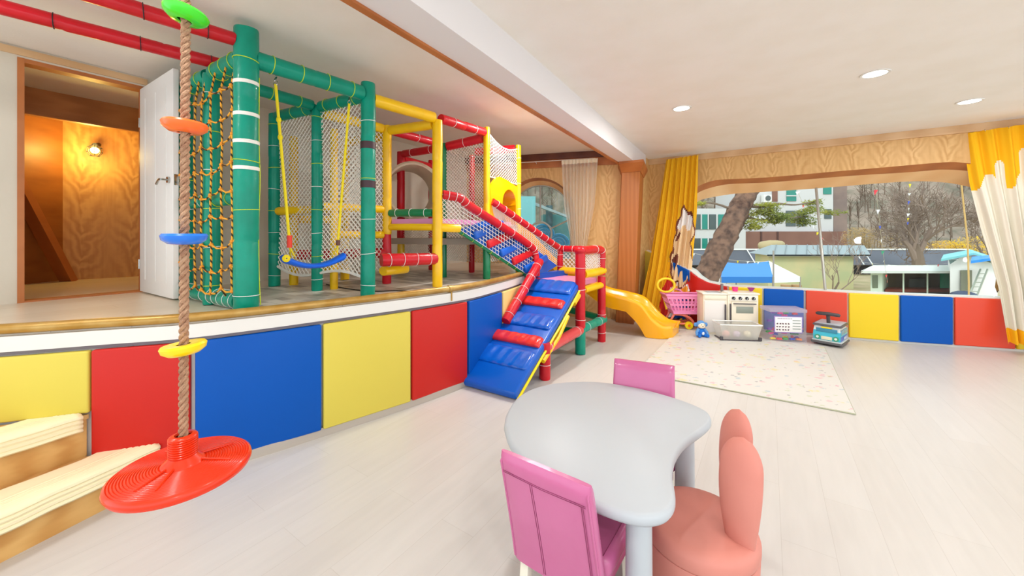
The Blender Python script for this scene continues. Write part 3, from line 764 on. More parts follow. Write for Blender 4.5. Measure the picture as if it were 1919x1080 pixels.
# orange and black knotted rope net on the left face
M_rope = mat('orange_black_rope', (236, 160, 40), .8)
n_ = M_rope.node_tree.nodes; l_ = M_rope.node_tree.links
tc = n_.new('ShaderNodeTexCoord'); w_ = n_.new('ShaderNodeTexWave'); w_.inputs['Scale'].default_value = 14; w_.bands_direction = 'DIAGONAL'
l_.new(tc.outputs['Object'], w_.inputs[0]); cr = n_.new('ShaderNodeValToRGB'); cr.color_ramp.interpolation = 'CONSTANT'
cr.color_ramp.elements[0].color = (*lin((66, 44, 20)), 1); cr.color_ramp.elements[1].position = .3; cr.color_ramp.elements[1].color = (*lin((238, 168, 50)), 1)
l_.new(w_.outputs['Fac'], cr.inputs[0]); l_.new(cr.outputs[0], n_['Principled BSDF'].inputs['Base Color'])
mb = MB(); kn = MB(); q0, q1 = at(Fp[0], 0), at(Bp[0], 0); dq = (q1-q0).normalized(); nrm = V((dq.y, -dq.x, 0))*-1
nrm = V((-.54, -.84, 0))*.066
us = [.03, .176, .336, .488, .60, .73, .85]
zs = [1.0, 1.14, 1.30, 1.48, 1.64, 1.80, 1.96, 2.12, 2.30]
def npnt(i, j): 
    u = us[i]; return q0+(q1-q0)*u+nrm+Z*(zs[j]+.02*math.sin(i*2.1+j*1.3)-.03*math.sin(PI*u))+dq*.010*math.sin(j*1.7+i)
for i in range(len(us)):
    mb.tube([at(q0+(q1-q0)*us[i]+nrm*.6, .95)]+[npnt(i, j) for j in range(len(zs))]+[at(q0+(q1-q0)*us[i]+nrm*.6, TZ-.02)], .0062, 6)
for j in range(len(zs)):
    row = [at(q0+dq*.0+nrm*.9, zs[j]+.03)]+[npnt(i, j) for i in range(len(us))]+[at(q1+nrm*.8, zs[j]+.02)]
    pts = []
    for a, b in zip(row, row[1:]): pts += [a, (a+b)/2-Z*.014]
    mb.tube(pts+[row[-1]], .0055, 6)
    for p in row[1:-1]: mb.cur = 1; mb.ball(p, (.0135, .0135, .012), seg=8, rings=5); mb.cur = 0
rn = obj('rope_net', mb, [M_rope, mat('rope_knot', (232, 146, 36), .8)], S)
# white net on the right face, hanging low, with its thick border cords
def bil(c, u, v): return (c[0]*(1-u)+c[1]*u)*(1-v)+(c[3]*(1-u)+c[2]*u)*v
sg = lambda u, v: V((.03*math.sin(PI*u)*math.sin(PI*v)+.012*math.sin(u*13+v*4), .02*math.sin(PI*u), -.10*v**4*math.sin(PI*u*2)*-1 if v > .6 else 0))
def sagR(u, v): return V((.035, .035, 0))*math.sin(PI*v)*.6+V((0, 0, (1-v)**5*(-.02*math.sin(PI*u)-.05*math.sin(2*PI*u))))
cR = [at(Bp[1], 1.07), at(Fp[1], .99), at(Fp[1], 2.42), at(Bp[1], 2.42)]
nt = obj('side_net', net(*cR, 24, 32, .004, sag=sagR, seg=14), M_net, S)
obj('net_border', border(*cR, sagR, .007, (1, 2, 3)), M_cord_y, nt)
obj('net_hem', border(*cR, sagR, .012, (0,)), M_net, nt)
pt(S, 'loose_cord', at(Fp[1], 1.2), at(Fp[1], 1.21), .001, M_tie_l) if False else None

# ---- blue strap swing hung from the front top beam
def swing():
    e0, e1 = P(517, 125, 2.545), P(655, 178, 2.945)
    e0.z = e1.z = TZ-.06; e0 = V((X(517, 2.55), 2.55, TZ-.062)); e1 = V((X(655, 2.93), 2.93, TZ-.062))
    s0, s1 = V((X(543, 2.63), 2.63, 1.20)), V((X(634, 2.86), 2.86, 1.20))
    R = thing('strap_swing', 'blue moulded swing seat hanging on two yellow ropes from the green frame', 'swing', (s0+s1)/2)
    dv = (s1-s0).normalized(); w = V((-dv.y, dv.x, 0)); Ls = (s1-s0).length
    def seat(u, v):
        a = v*2*PI; t = -.16+u*1.32; y = abs(u-.5)*2
        c = s0+dv*Ls*t+Z*(-.075+.085*y**2.2-(.02*y**6))
        wide = .062*(1-.25*y**3); thick = .018+.014*y**2
        if u < .02 or u > .98: wide *= .6; thick *= .5
        return c+w*math.cos(a)*wide+Z*math.sin(a)*thick
    mb = MB(); mb.grid(seat, 28, 16)
    n0 = [seat(0, k/16) for k in range(16)]; n1 = [seat(1, k/16) for k in range(16)]; mb.face(n0); mb.face(n1)
    obj('seat', mb, mat('swing_blue', (0, 98, 226), .4), R)
    for k, (e, s_) in enumerate(((e0, s0), (e1, s1))):
        top_ = e-Z*.05; bot = s_+Z*.1
        r = obj('rope', MB().tube([top_, top_*.75+bot*.25+Z*.003, top_*.5+bot*.5, bot], .0095, 8), M_cord_y, R)
        if k == 0:
            for f in (.22, .33): r_ = top_+(bot-top_)*f; obj('knot', MB().ball(r_, (.016, .016, .022), seg=10, rings=6), M_cord_y, r)
        mb = MB(); mb.tube([e+Z*.05+V((math.cos(a)*.01, 0, 0)) for a in (0,)]+[e], .004, 6)
        for q in (0, 1): mb.tube([e+Z*(.0+q*-.03)+V((math.cos(a*PI/6)*(.012 if q else .004), math.sin(a*PI/6)*(.004 if q else .012), -.012+math.sin(a*PI/6)*.018)) for a in range(12)], .003, 5, closed=True)
        obj('shackle', mb, M_chrome, R)
        gr = (mat('swing_grip_red', (226, 58, 34), .5), mat('swing_grip_brown', (96, 54, 40), .5))[k]
        obj('grip', MB().tube([bot+Z*(.045 if k == 0 else .01), bot-Z*(.04 if k == 0 else .03)], (.017 if k == 0 else .015), 12), gr, R)
        for sg_ in (-1, 1):
            obj('lower_strand', MB().tube([bot-Z*.03, s_+dv*(.02*(1 if k else -1))*-1+w*.045*sg_+Z*(.0)], .0045, 6), M_cord_y, R)
    mb = MB(); c = s0-dv*.035-w*.06-Z*.01
    for q in range(3): mb.tube([c+dv*math.cos(a*PI/6)*(.02-.005*q)+Z*math.sin(a*PI/6)*(.02-.005*q)-w*.004*q for a in range(12)], .006, 6, closed=True)
    obj('rope_coil', mb, M_cord_y, R)
swing()

# ---- yellow and red play tower
T = thing('play_tower', 'yellow and red padded play tower with white nets, tunnel ring and pink deck', 'play frame', (-.9, 4.3, PLAT))
YZ = 2.43
pt(T, 'post', at(Fp[2], PL), at(Fp[2], YZ+.0), .047, M_yel)
pt(T, 'post', at(Mp[2], 1.36), at(Mp[2], YZ), .046, M_yel)
pt(T, 'post', at(Mp[2], PL), at(Mp[2], 1.36), .044, M_red)
pt(T, 'post', at(Fp[3], 1.28), at(Fp[3], 2.53), .036, M_yel)
pt(T, 'post', at(Fp[3], PL), at(Fp[3], 1.28), .041, M_dgreen)
pt(T, 'post', at(Fp[4], .87), at(Fp[4], 2.48), .034, M_yel, M_tie_w, 5)
pt(T, 'post', at(Mp[3], PL), at(Mp[3], 2.4), .035, M_dgreen)
pt(T, 'post', at(Mp[4], PL), at(Mp[4], 2.38), .038, M_red)
pt(T, 'post', at(Bp[3], 1.3), at(Bp[3], 2.38), .048, M_red); pt(T, 'post', at(Bp[3], PL), at(Bp[3], 1.3), .045, M_yel)
pt(T, 'post', at(Bp[4], PL), at(Bp[4], 2.38), .045, M_red)
pt(T, 'post', at(Bp[2], PL), at(Bp[2], 2.4), .045, M_yel)
# two yellow feet of the tower seen beside the green posts
pt(T, 'post', at(Bp[1]+V((.13, .09, 0)), PL), at(Bp[1]+V((.13, .09, 0)), 2.30), .04, M_yel); pt(T, 'post', at(Mp[1]+V((.10, .10, 0)), PL), at(Mp[1]+V((.10, .10, 0)), 2.30), .034, M_yel)
def tb(a, b, z0, z1, r, m, n=0, nm='top_beam', t=M_tie_w, pull=.045): return top(a, b, z0, z1, r, m, n, t if n else None, nm, T, pull)
tb(Fp[1], Fp[2], 2.44, YZ+.01, .05, M_yel); tb(Mp[1], Mp[2], 2.42, YZ-.03, .045, M_yel); tb(Mp[2], Fp[2], YZ-.04, YZ-.04, .046, M_yel)
tb(Mp[2]+V((-.0, 0, 0)), Bp[2], YZ-.09, YZ-.09, .044, M_yel)
tb(Fp[2], Fp[3], 2.45, 2.47, .045, M_red, 2); tb(Mp[2], Mp[3], 2.40, 2.38, .042, M_red, 1)
tb(Fp[3], Mp[3], 2.42, 2.36, .05, M_red, 1); tb(Mp[3], Bp[3], 2.35, 2.35, .045, M_red, 2); tb(Fp[4], Mp[4], 2.44, 2.42, .05, M_red, 1)
tb(Bp[3], Bp[4], 2.3, 2.3, .04, M_red)
# deck level tubes
tb(Mp[2], Fp[2], 1.565, 1.555, .038, M_dgreen, 3, 'rail'); tb(Mp[2], Fp[2], 1.425, 1.42, .033, M_yel, 0, 'deck_beam')
pt(T, 'deck_beam', at(Fp[2], 1.42), V((-.50, 3.68, 1.41)), .04, M_yel)
tb(Mp[1], Mp[2], 1.60, 1.60, .038, M_yel, 0, 'deck_beam'); tb(Bp[1], Mp[1]+V((.1, .1, 0)), 1.57, 1.58, .04, M_yel, 0, 'deck_beam'); tb(Mp[1]+V((.1, .1, 0)), Mp[2], 1.35, 1.35, .036, M_yel, 0, 'deck_beam')
tb(Bp[1]+V((.13, .09, 0)), Bp[2], 1.50, 1.50, .04, M_yel, 0, 'deck_beam'); tb(Mp[2], Bp[2], 1.36, 1.36, .04, M_red, 0, 'deck_beam')
pt(T, 'low_beam', V((-1.10, 3.20, 1.135)), at(Fp[2], 1.125)+V((-.02, -.02, 0)), .055, M_red, M_tie_w, 4)
pt(T, 'low_beam', at(Bp[1]+V((.16, .12, 0)), 1.15), at(Mp[2], 1.17), .05, M_red, M_tie_w, 4)
pt(T, 'low_beam', V((-1.13, 3.33, 1.03)), V((-.99, 3.58, 1.03)), .042, M_yel)
pt(T, 'low_beam', V((-1.95, 3.78, 1.03)), V((-1.62, 3.62, 1.03)), .04, M_yel)
# decks
mb = MB(); mb.prism([at(p, 1.455) for p in (Mp[2]+V((.05, 0, 0)), Fp[2]+V((-.03, .05, 0)), Fp[3]+V((-.05, 0, 0)), Mp[3])], .05); obj('deck', mb, M_pinkd, T)
mb = MB(); mb.prism([at(p, 1.41) for p in (Mp[2], Fp[2]+V((-.03, .06, 0)), Fp[3]+V((-.05, 0, 0)), Mp[3])], .035); obj('deck_board', mb, M_deck, T)
mb = MB(); mb.prism([at(p, 1.455) for p in (Mp[3], Fp[3]+V((-.05, .02, 0)), Fp[4]+V((-.04, 0, 0)), Mp[4])], .05); obj('deck', mb, M_pinkd, T)
mb = MB(); mb.prism([at(p, 1.24) for p in (Bp[3]+V((-.03, -.3, 0)), Mp[3]+V((.02, -.2, 0)), Fp[3]+V((.0, .1, 0)), Fp[4]+V((-.1, -.1, 0)), Mp[4], Bp[4])], .07); obj('lower_deck', mb, M_deck, T)
# nets
def tnet(c, nu, nv, sag=None, r=.0036, borders=(), bm_=M_net, seg=10, nm='net'):
    o = obj(nm, net(*c, nu, nv, r, sag=sag, seg=seg), M_net, T)
    if borders: obj('net_border', border(*c, sag, .006, borders), bm_, o)
    return o
def bow(k): return lambda u, v: V((k, -k, 0))*math.sin(PI*u)*math.sin(PI*v)
tnet([at(Mp[3], 1.5), at(Fp[3], 1.5), at(Fp[3], 2.38), at(Mp[3], 2.34)], 15, 22, bow(.02), borders=(1, 2))
tnet([at(Fp[3], 2.0), at(Fp[4], 1.98), at(Fp[4], 2.44), at(Fp[3], 2.5)], 15, 11, lambda u, v: V((0, 0, -.09*math.sin(PI*u)*v)), borders=(0, 2))
tnet([at(Fp[2], 1.42), V((-.50, 3.66, 1.40)), V((-.50, 3.66, 1.72)), at(Fp[2], 1.74)], 5, 8)
tnet([at(Bp[2], 1.0), at(Mp[2], 1.0), at(Mp[2], 2.36), at(Bp[2], 2.3)], 12, 26, bow(.02))
tnet([at(Mp[1]+V((.1, .1, 0)), 1.0), at(Mp[2], 1.0), at(Mp[2], 2.36), at(Mp[1]+V((.1, .1, 0)), 2.36)], 12, 26, bow(.015))
tnet([at(Bp[3], 1.32), at(Mp[3], 1.32), at(Mp[3], 1.46), at(Bp[3], 1.46)], 14, 5); tnet([at(Mp[3], 1.05), at(Mp[4], 1.0), at(Mp[4], 1.24), at(Mp[3], 1.24)], 14, 6)
tnet([at(Mp[3], 1.31), at(Fp[3], 1.31), at(Fp[3], 1.43), at(Mp[3], 1.43)], 14, 4); tnet([at(Bp[3], .98), at(Bp[4], .98), at(Bp[4], 1.24), at(Bp[3], 1.24)], 14, 6)
tnet([at(Mp[4], .98), at(Fp[4], 1.0), at(Fp[4], 1.24), at(Mp[4], 1.24)], 14, 6)
tnet([at(Fp[3], 1.31), at(Fp[4], 1.31), at(Fp[4], 1.43), at(Fp[3], 1.43)], 16, 4)
# beige tunnel ring, opening towards the room
tc_ = P(775, 357, 4.45); ax = V((.42, -.9, 0)).normalized(); uu = V((-ax.y, ax.x, 0))
mb = MB(); M_ = Matrix((uu, Z, ax)).transposed()
mb.lathe(tc_, [(.315, -.42), (.315, .0), (.335, .012), (.335, .04), (.315, .05), (.295, .045), (.285, .01), (.282, -.42)], 40, M=M_, caps=False)
obj('tunnel_ring', mb, M_bei, T)
# yellow hood in front of the slide
hc0, hc1 = at(Fp[3], 0)+V((.04, 0, 0)), at(Fp[4], 0); hd = (hc1-hc0).normalized(); hn = V((hd.y, -hd.x, 0)); HL = (hc1-hc0).length
mb = MB(); N = 20
hu, hr, hz = HL*.60, .17, 1.72
def hood_out(a, off):   # opening edge, parametrised 0..1 around the arch and its two legs
    if a < .2: return hc0+hd*(hu-hr)+Z*(1.47+(hz-1.47)*a/.2)+hn*off
    if a > .8: return hc0+hd*(hu+hr)+Z*(hz-(hz-1.47)*(a-.8)/.2)+hn*off
    q = PI*(1-(a-.2)/.6); return hc0+hd*(hu+hr*math.cos(q))+Z*(hz+hr*math.sin(q))+hn*off
def hood_edge(a, off):
    if a < .2: return hc0+Z*(1.47+(hz-1.47)*a/.2)+hn*off
    if a > .8: return hc0+hd*HL+Z*(hz-(hz-1.47)*(a-.8)/.2)+hn*off
    q = PI*(1-(a-.2)/.6); x = hu+.46*math.cos(q); return hc0+hd*max(0, min(HL, x))+Z*min(hz+.34*math.sin(q), 2.03-.09*max(0, min(1, (x/HL)))**2)+hn*off
mb.grid(lambda a, v: hood_edge(a, 0)*(1-v)+hood_out(a, .02)*v, 40, 2)
mb.grid(lambda a, v: hood_edge(a, -.03)*(1-v)+hood_out(a, -.03)*v, 40, 2)
mb.grid(lambda a, v: hood_edge(a, 0)*(1-v)+hood_edge(a, -.03)*v, 40, 1)
obj('slide_hood', mb, M_slide, T)
mb = MB(); mb.grid(lambda a, v: hood_out(a, .02-.32*v*(.3+.7*math.sin(PI*a)))+Z*(-.03*v), 40, 6); mb.grid(lambda a, v: hood_out(a, .02-.32*v*(.3+.7*math.sin(PI*a)))+Z*(.012-.03*v), 40, 6)
obj('hood_lining', mb, M_slide, T)
tnet([hc0+Z*1.05, hc1+Z*1.05, hc1+Z*1.47, hc0+Z*1.47], 16, 10, nm='net', borders=(1,), bm_=M_cord_y)

# ---- net-sided padded bridge ramp from the tower down to the landing
Pa, Pb, Pe, Pf = V((.772, 4.30, 0)), V((1.133, 4.81, 0)), V((.28, 4.70, 0)), V((.655, 5.17, 0))
S1, S2 = V((-.515, 3.76, 1.40)), V((-.20, 4.27, 1.55))
E1, E2 = V((Pe.x+.00, Pe.y-.02, .80)), V((Pf.x-.04, Pf.y, .93))
Rm = thing('bridge_ramp', 'sloping blue padded ramp with red steps behind white netting, between tower and landing', 'ramp', (0, 4.5, .9))
dn_ = (E1-S1).normalized(); w2 = (S2-S1).normalized(); up = w2.cross(dn_).normalized(); up = up if up.z > 0 else -up
mb = MB(); mb.prism([S1, E1, E2, S2], .05, -up); obj('board', mb, M_blue, Rm)
for f, m in ((.12, M_blue), (.28, M_red), (.45, M_blue), (.62, M_red), (.8, M_blue)):
    a = S1+(E1-S1)*f; b = S2+(E2-S2)*f; mb = MB(); mb.bar(a+up*.02+w2*.03, b+up*.02-w2*.03, .09, .05, up=up, r=.02); obj('step', mb, m, Rm)
obj('edge_tube', MB().tube([S1-up*.03, E1-up*.03], .02, 10), M_dgreen, Rm)
ties(Rm.children[-1], S1-up*.03, E1-up*.03, .02, M_tie_l, [i/9+.05 for i in range(9)])
HR = 1.16   # height of the landing's top rail
h1a, h1b = V((-.655, 3.60, 1.73)), V((-.50, 3.68, 1.70)); h1c, h1d = V((Pe.x-.01, Pe.y, HR+.02)), V((Pe.x, Pe.y, .84))
bent(Rm, 'handrail', [h1a, h1b, h1b+(h1c-h1b)*.1-Z*.012, h1b+(h1c-h1b)*.5, h1b+(h1c-h1b)*.94, h1c+V((.015, .01, -.07)), V((Pe.x+.02, Pe.y, 1.0)), h1d+V((.02, 0, 0))], .044, M_red, M_tie_w, [.04, .1, .17, .24, .32, .4, .48, .55, .62, .7, .86])
g1a, g1b = V((-.22, 4.22, 1.72)), V((Pf.x, Pf.y, HR))
pt(Rm, 'handrail', g1a, g1b, .04, M_red, M_tie_w, 10)
def sn(c, nu, nv, nm='side_net'):
    o = obj(nm, net(*c, nu, nv, .0036, diamond=False, seg=8), M_net, Rm); return o
sn([S1, E1, V((h1c.x, h1c.y, h1c.z-.03)), V((h1b.x, h1b.y, h1b.z-.04))], 26, 7)
sn([S2, E2, V((g1b.x, g1b.y, g1b.z-.03)), V((g1a.x, g1a.y, g1a.z-.04))], 30, 8)
#o = obj('over_net', net(S1+up*.09, E1+up*.09, E2+up*.09, S2+up*.09, 26, 11, .0045, diamond=False, seg=6), M_net, Rm)

# ---- red landing
Ld = thing('landing_frame', 'red padded landing frame with pink deck at the top of the steps', 'play frame', (.7, 4.7, 0))
DK = .78
pt(Ld, 'post', at(Pa, .30), at(Pa, HR+.04), .056, M_red, M_tie_w, 3, spots=[.1, .48, .75]); pt(Ld, 'post', at(Pa, .002), at(Pa, .30), .058, M_green)
pt(Ld, 'post', at(Pb, .002), at(Pb, .82), .05, M_red, M_tie_w, 2, spots=[.14, .42]); pt(Ld, 'post', at(Pb, .84), at(Pb, HR-.06), .045, M_red)
pt(Ld, 'post', at(Pf, .84), at(Pf, HR), .042, M_red, M_tie_w, 2); pt(Ld, 'post', at(Pf, .002), at(Pf, .82), .042, M_dgreen)
pt(Ld, 'post', V((Pe.x+.02, Pe.y, .002)), V((Pe.x+.02, Pe.y, .82)), .046, M_red, M_tie_w, 2)
Pc = V((.306, 3.56, 0)); pt(Ld, 'post', at(Pc, .002), at(Pc, .34), .053, M_red, M_tie_w, 1, spots=[.4])
bent(Ld, 'top_rail', [at(Pa, HR)+V((-.02, -.03, 0)), at((Pa+Pb)/2, HR+.01), at(Pb, HR)+V((-.03, -.04, 0)), at(Pb, HR-.04), at(Pb, HR-.14)], .05, M_red, M_tie_w, [.3, .6, .9])
pt(Ld, 'top_rail', at(Pf, HR), at(Pb, HR)+V((-.04, .03, 0)), .042, M_red, M_tie_w, 4)
obj('corner_pad', MB().ball(at(Pa, HR+.01), (.07, .07, .055)), M_red, Ld)
pt(Ld, 'deck_beam', at(Pa, .895)+V((.05, .06, 0)), at(Pb, .895)+V((.03, .03, 0)), .047, M_yel, M_tie_w, 0); pt(Ld, 'deck_beam', at(Pa, .715)+V((.05, .06, 0)), at(Pb, .715), .04, M_yel)
pt(Ld, 'deck_beam', at(Pf, .87), at(Pb, .87)+V((-.05, .05, 0)), .045, M_yel); pt(Ld, 'deck_beam', at(Pe, .70), at(Pf, .70), .04, M_yel)
d1 = (Pa-Pe).normalized(); mb = MB(); mb.prism([at(Pe, DK-.03)+d1*.05, at(Pa, DK-.03)-d1*.06, at(Pb, DK-.03)+V((-.06, .0, 0)), at(Pf, DK-.03)+V((.03, -.05, 0))], .055)
obj('deck', mb, M_pinkd, Ld)
mb = MB(); a_ = Pf+V((.03, -.05, 0)); mb.prism([at(E1, .80)+V((.03, .03, 0)), at(E1, .80)+V((.18, .14, 0)), at(E2, .80)+V((.14, -.02, 0)), at(E2, .80)], .07); obj('wedge', mb, M_blue, Ld)
pt(Ld, 'low_beam', at(Pc, .275)+V((.0, .01, 0)), at(Pa, .275), .055, mat('pale_red_vinyl', (220, 74, 78), .3), M_tie_w, 3, spots=[.06, .86])
dlow = (Pa-Pc).normalized(); pt(Ld, 'low_beam', at(Pa, .275), at(Pb, .275)+V((.04, .04, 0)), .05, M_green, M_tie_w, 2)
pt(Ld, 'low_beam', at(Pe, .25)+V((.03, 0, 0)), at(Pf, .25), .045, M_dgreen, None); pt(Ld, 'low_beam', at(Pe, .38)+V((.02, 0, 0)), at(Pf, .40), .04, M_dgreen); pt(Ld, 'low_beam', at(Pe, .22), at(Pa, .24)+V((-.05, .04, 0)), .045, M_dgreen)
pt(Ld, 'low_beam', at(Pf, .36), at(Pb, .30)+V((-.04, .04, 0)), .042, M_dgreen)
nt = net(at(Pa, .93), at(Pb, .93), at(Pb, HR-.05), at(Pa, HR-.05), 13, 6, .0042); obj('net', nt, M_net, Ld)
nt = net(at(Pf, .90), at(Pb, .90), at(Pb, HR-.04), at(Pf, HR-.04), 10, 4, .0042); obj('net', nt, M_net, Ld)

# ---- padded step ramp from the floor to the landing
BL, BR, TL, TR = V((-.453, 3.40, .0)), V((.043, 3.083, .0)), V((.285, 4.70, .745)), V((.78, 4.32, .745))
St = thing('climbing_ramp', 'blue padded climbing ramp with red and blue roll steps leaning on the red landing', 'ramp', (-.2, 3.25, 0))
dn2 = (TL-BL).normalized(); w3 = (BR-BL).normalized(); up3 = w3.cross(dn2).normalized(); up3 = up3 if up3.z > 0 else -up3
th = .075
mb = MB(); k = th*up3.z
def sl(f, g, h): return BL+(TL-BL)*f+((BR-BL)*(1-f)+(TR-TL)*f)*g+up3*h
bm = bmesh.new(); vv = [bm.verts.new(sl(f, g, h)+ (Z*.001 if True else 0)) for f in (0, 1) for g in (0, 1) for h in (0, th)]
for f_ in ((0, 1, 3, 2), (4, 6, 7, 5), (0, 4, 5, 1), (2, 3, 7, 6), (0, 2, 6, 4), (1, 5, 7, 3)): bm.faces.new([vv[q] for q in f_])
bmesh.ops.bevel(bm, geom=bm.edges[:], offset=.02, segments=3, affect='EDGES', profile=.5); bm.verts.index_update()
mb.add([v.co for v in bm.verts], [[v.index for v in f.verts] for f in bm.faces]); bm.free()
# the lower end lies flat on the floor
mb.v = [V((p.x, p.y, max(p.z, .002))) for p in mb.v]
obj('pad', mb, M_blue, St)
def roll(f0, f1, m, h0=.02):
    """soft cushion roll: flat top that tucks into pleated ends"""
    mb = MB()
    def fn(u, v):
        a = v*2*PI; e = min(u, 1-u)*2; q = min(1, e/.12)**.5; c = (f0+f1)/2; hl = (f1-f0)/2
        ca, sa = math.cos(a), math.sin(a)
        x = math.copysign(abs(ca)**.55, ca); y = math.copysign(abs(sa)**.75, sa)
        wob = .0035*math.sin(u*31+v*9)+.003*math.sin(a*5)*(1-q)
        return sl(c+x*hl*(.86+.14*q), .04+.92*u, th-.012+(y*.5+.5)*(h0+wob)*(.4+.6*q))
    mb.grid(fn, 40, 20); mb.face([fn(0, k/20) for k in range(20)]); mb.face([fn(1, k/20) for k in range(20)])
    obj('step_roll', mb, m, St)
M_redroll = mat('red_roll_vinyl', (222, 44, 42), .25, coat=.35, bump=(12, .25)); M_broll = mat('blue_roll_vinyl', (0, 92, 196), .22, coat=.5, bump=(9, .3))
roll(.84, .985, M_broll, .05); roll(.685, .765, M_redroll, .055); roll(.48, .60, M_broll, .045); roll(.325, .405, M_redroll, .055); roll(.155, .29, M_broll, .035)
mb = MB(); mb.tube([sl(-.01, 1.012, .01)+Z*.006, sl(.3, 1.015, .012), sl(.6, 1.02, .0), sl(1.0, 1.02, .01)], .012, 8)
obj('yellow_piping', mb, M_yelpl, St)
mb = MB(); mb.tube([sl(.3, 1.02, -.03), sl(.52, 1.03, -.055), sl(.7, 1.03, -.02)], .022, 8); mb.tube([sl(.84, 1.0, -.03), sl(1, 1.0, -.04)], .03, 8); obj('yellow_strap', mb, M_yel, St)
ml = [V((Pe.x+.02, Pe.y-.06, 1.02)), V((.18, 4.50, .93)), V((-.07, 4.03, .63)), V((-.3, 3.62, .36))]
q0_, q1_ = V((.235, 4.60, 1.03)), V((-.22, 3.76, .30))
pt(St, 'side_tube', P(1012, 490, 4.6), P(948, 603, 3.93), .052, M_red, M_tie_w, 5)

# ---- long yellow slide
Sd = thing('slide', 'long wavy yellow plastic slide running from the hood down to the play mat', 'slide', (1.6, 5.2, 0))
sp = [(V((.07, 4.93, 0)), V((-.22, 5.33, 0)), 1.60, 1.42), (V((.38, 5.20, 0)), V((.10, 5.62, 0)), 1.25, 1.10), (V((.72, 5.42, 0)), V((.58, 5.90, 0)), .92, .78),
      (V((1.00, 5.32, 0)), V((1.08, 5.83, 0)), .74, .60), (V((1.26, 5.14, 0)), V((1.42, 5.66, 0)), .575, .43), (V((1.50, 5.02, 0)), V((1.70, 5.50, 0)), .52, .385),
      (V((1.66, 4.95, 0)), V((1.90, 5.42, 0)), .455, .32), (V((1.80, 4.90, 0)), V((2.06, 5.34, 0)), .27, .17), (V((1.93, 4.88, 0)), V((2.18, 5.29, 0)), .175, .12), (V((2.08, 4.93, 0)), V((2.30, 5.24, 0)), .155, .115)]
near = bez([a+Z*h for a, b, h, g in sp], 6); far = bez([b+Z*h for a, b, h, g in sp], 6); bed = bez([V((g, 0, 0)) for *_, g in sp], 6)
mb = MB(); n = len(near)-1
def sec(i):
    a, b, g = near[i], far[i], bed[i].x; d = (b-a).normalized(); lip = .035; A = lambda q, z: V((a.x, a.y, 0))+V((d.x, d.y, 0))*q+Z*z
    L_ = (V((b.x-a.x, b.y-a.y, 0))).length; t = a.z
    return [A(-.012, t-.045), A(-.014, t-.01), A(.004, t+.008), A(.024, t+.004), A(.045, t-.02), A(.065, (t+g)/2), A(.10, g+.015), A(.15, g), A(L_/2, g-.008), A(L_-.15, g), A(L_-.10, g+.015),
            A(L_-.065, (t+g)/2), A(L_-.045, t-.02), A(L_-.024, t+.004), A(L_-.004, t+.008), A(L_+.014, t-.01), A(L_+.012, t-.045)]
rows = [sec(i) for i in range(n+1)]; m_ = len(rows[0])
# skirt under the bed: deep at the foot, where it stands on the floor
def skirt(i):
    f = i/n; t = near[i].z; x = near[i].x
    deep = [(0, .16), (.9, .18), (1.2, .21), (1.5, .20), (1.62, .30), (1.74, .42), (3, .6)]
    return interp(deep, x)[0]
out = []
for i, r_ in enumerate(rows):
    a, b = r_[0], r_[-1]; g = max(.004, near[i].z-.045-skirt(i)+.05); inn = (b-a).normalized()*min(.09, .02+.35*max(0, a.z-g)*.5)
    out.append(r_+[V((b.x, b.y, g))-inn, V((a.x, a.y, g))+inn])
K = m_+2; mb.add([p for r_ in out for p in r_], [(i*K+k, i*K+(k+1) % K, (i+1)*K+(k+1) % K, (i+1)*K+k) for i in range(n) for k in range(K)]+[tuple(range(K))[::-1], tuple(n*K+k for k in range(K))])
obj('chute', mb, M_slide, Sd, angle=60)
mb = MB(); e = rows[-1]; mb.tube([e[1], e[4], e[6], e[8], e[10], e[12], e[15]], .02, 8)
obj('end_lip', mb, M_slide, Sd)
pt(Sd, 'support_leg', V((.6, 5.66, .002)), V((.6, 5.66, .74)), .03, M_slide)

# ---- red padded pipes under the ceiling
for k, (a, b, lab) in enumerate(((V((-1.97, 2.768, 2.55)), V((-2.11, 2.62, 2.55))+V((-.62, -.655, 0))*2.1, 'red padded pipe under the ceiling, the one nearer the attic doorway'),
                    (V((-1.715, 2.36, 2.56)), V((-1.715, 2.36, 2.56))+V((-.40, -.43, 0))*2.8, 'red padded pipe under the ceiling, the one ending at the tallest green post'))):
    R_ = thing('ceiling_pipe', lab, 'pipe', a)
    o = pt(R_, 'sleeve', a, b, .04, M_red, M_tie_k, 6)
    for f in (.15, .8):
        c = a+(b-a)*f; obj('hanger', MB().tube([c+Z*.035, V((c.x, c.y, CEIL))], .006, 6), M_chrome, R_)

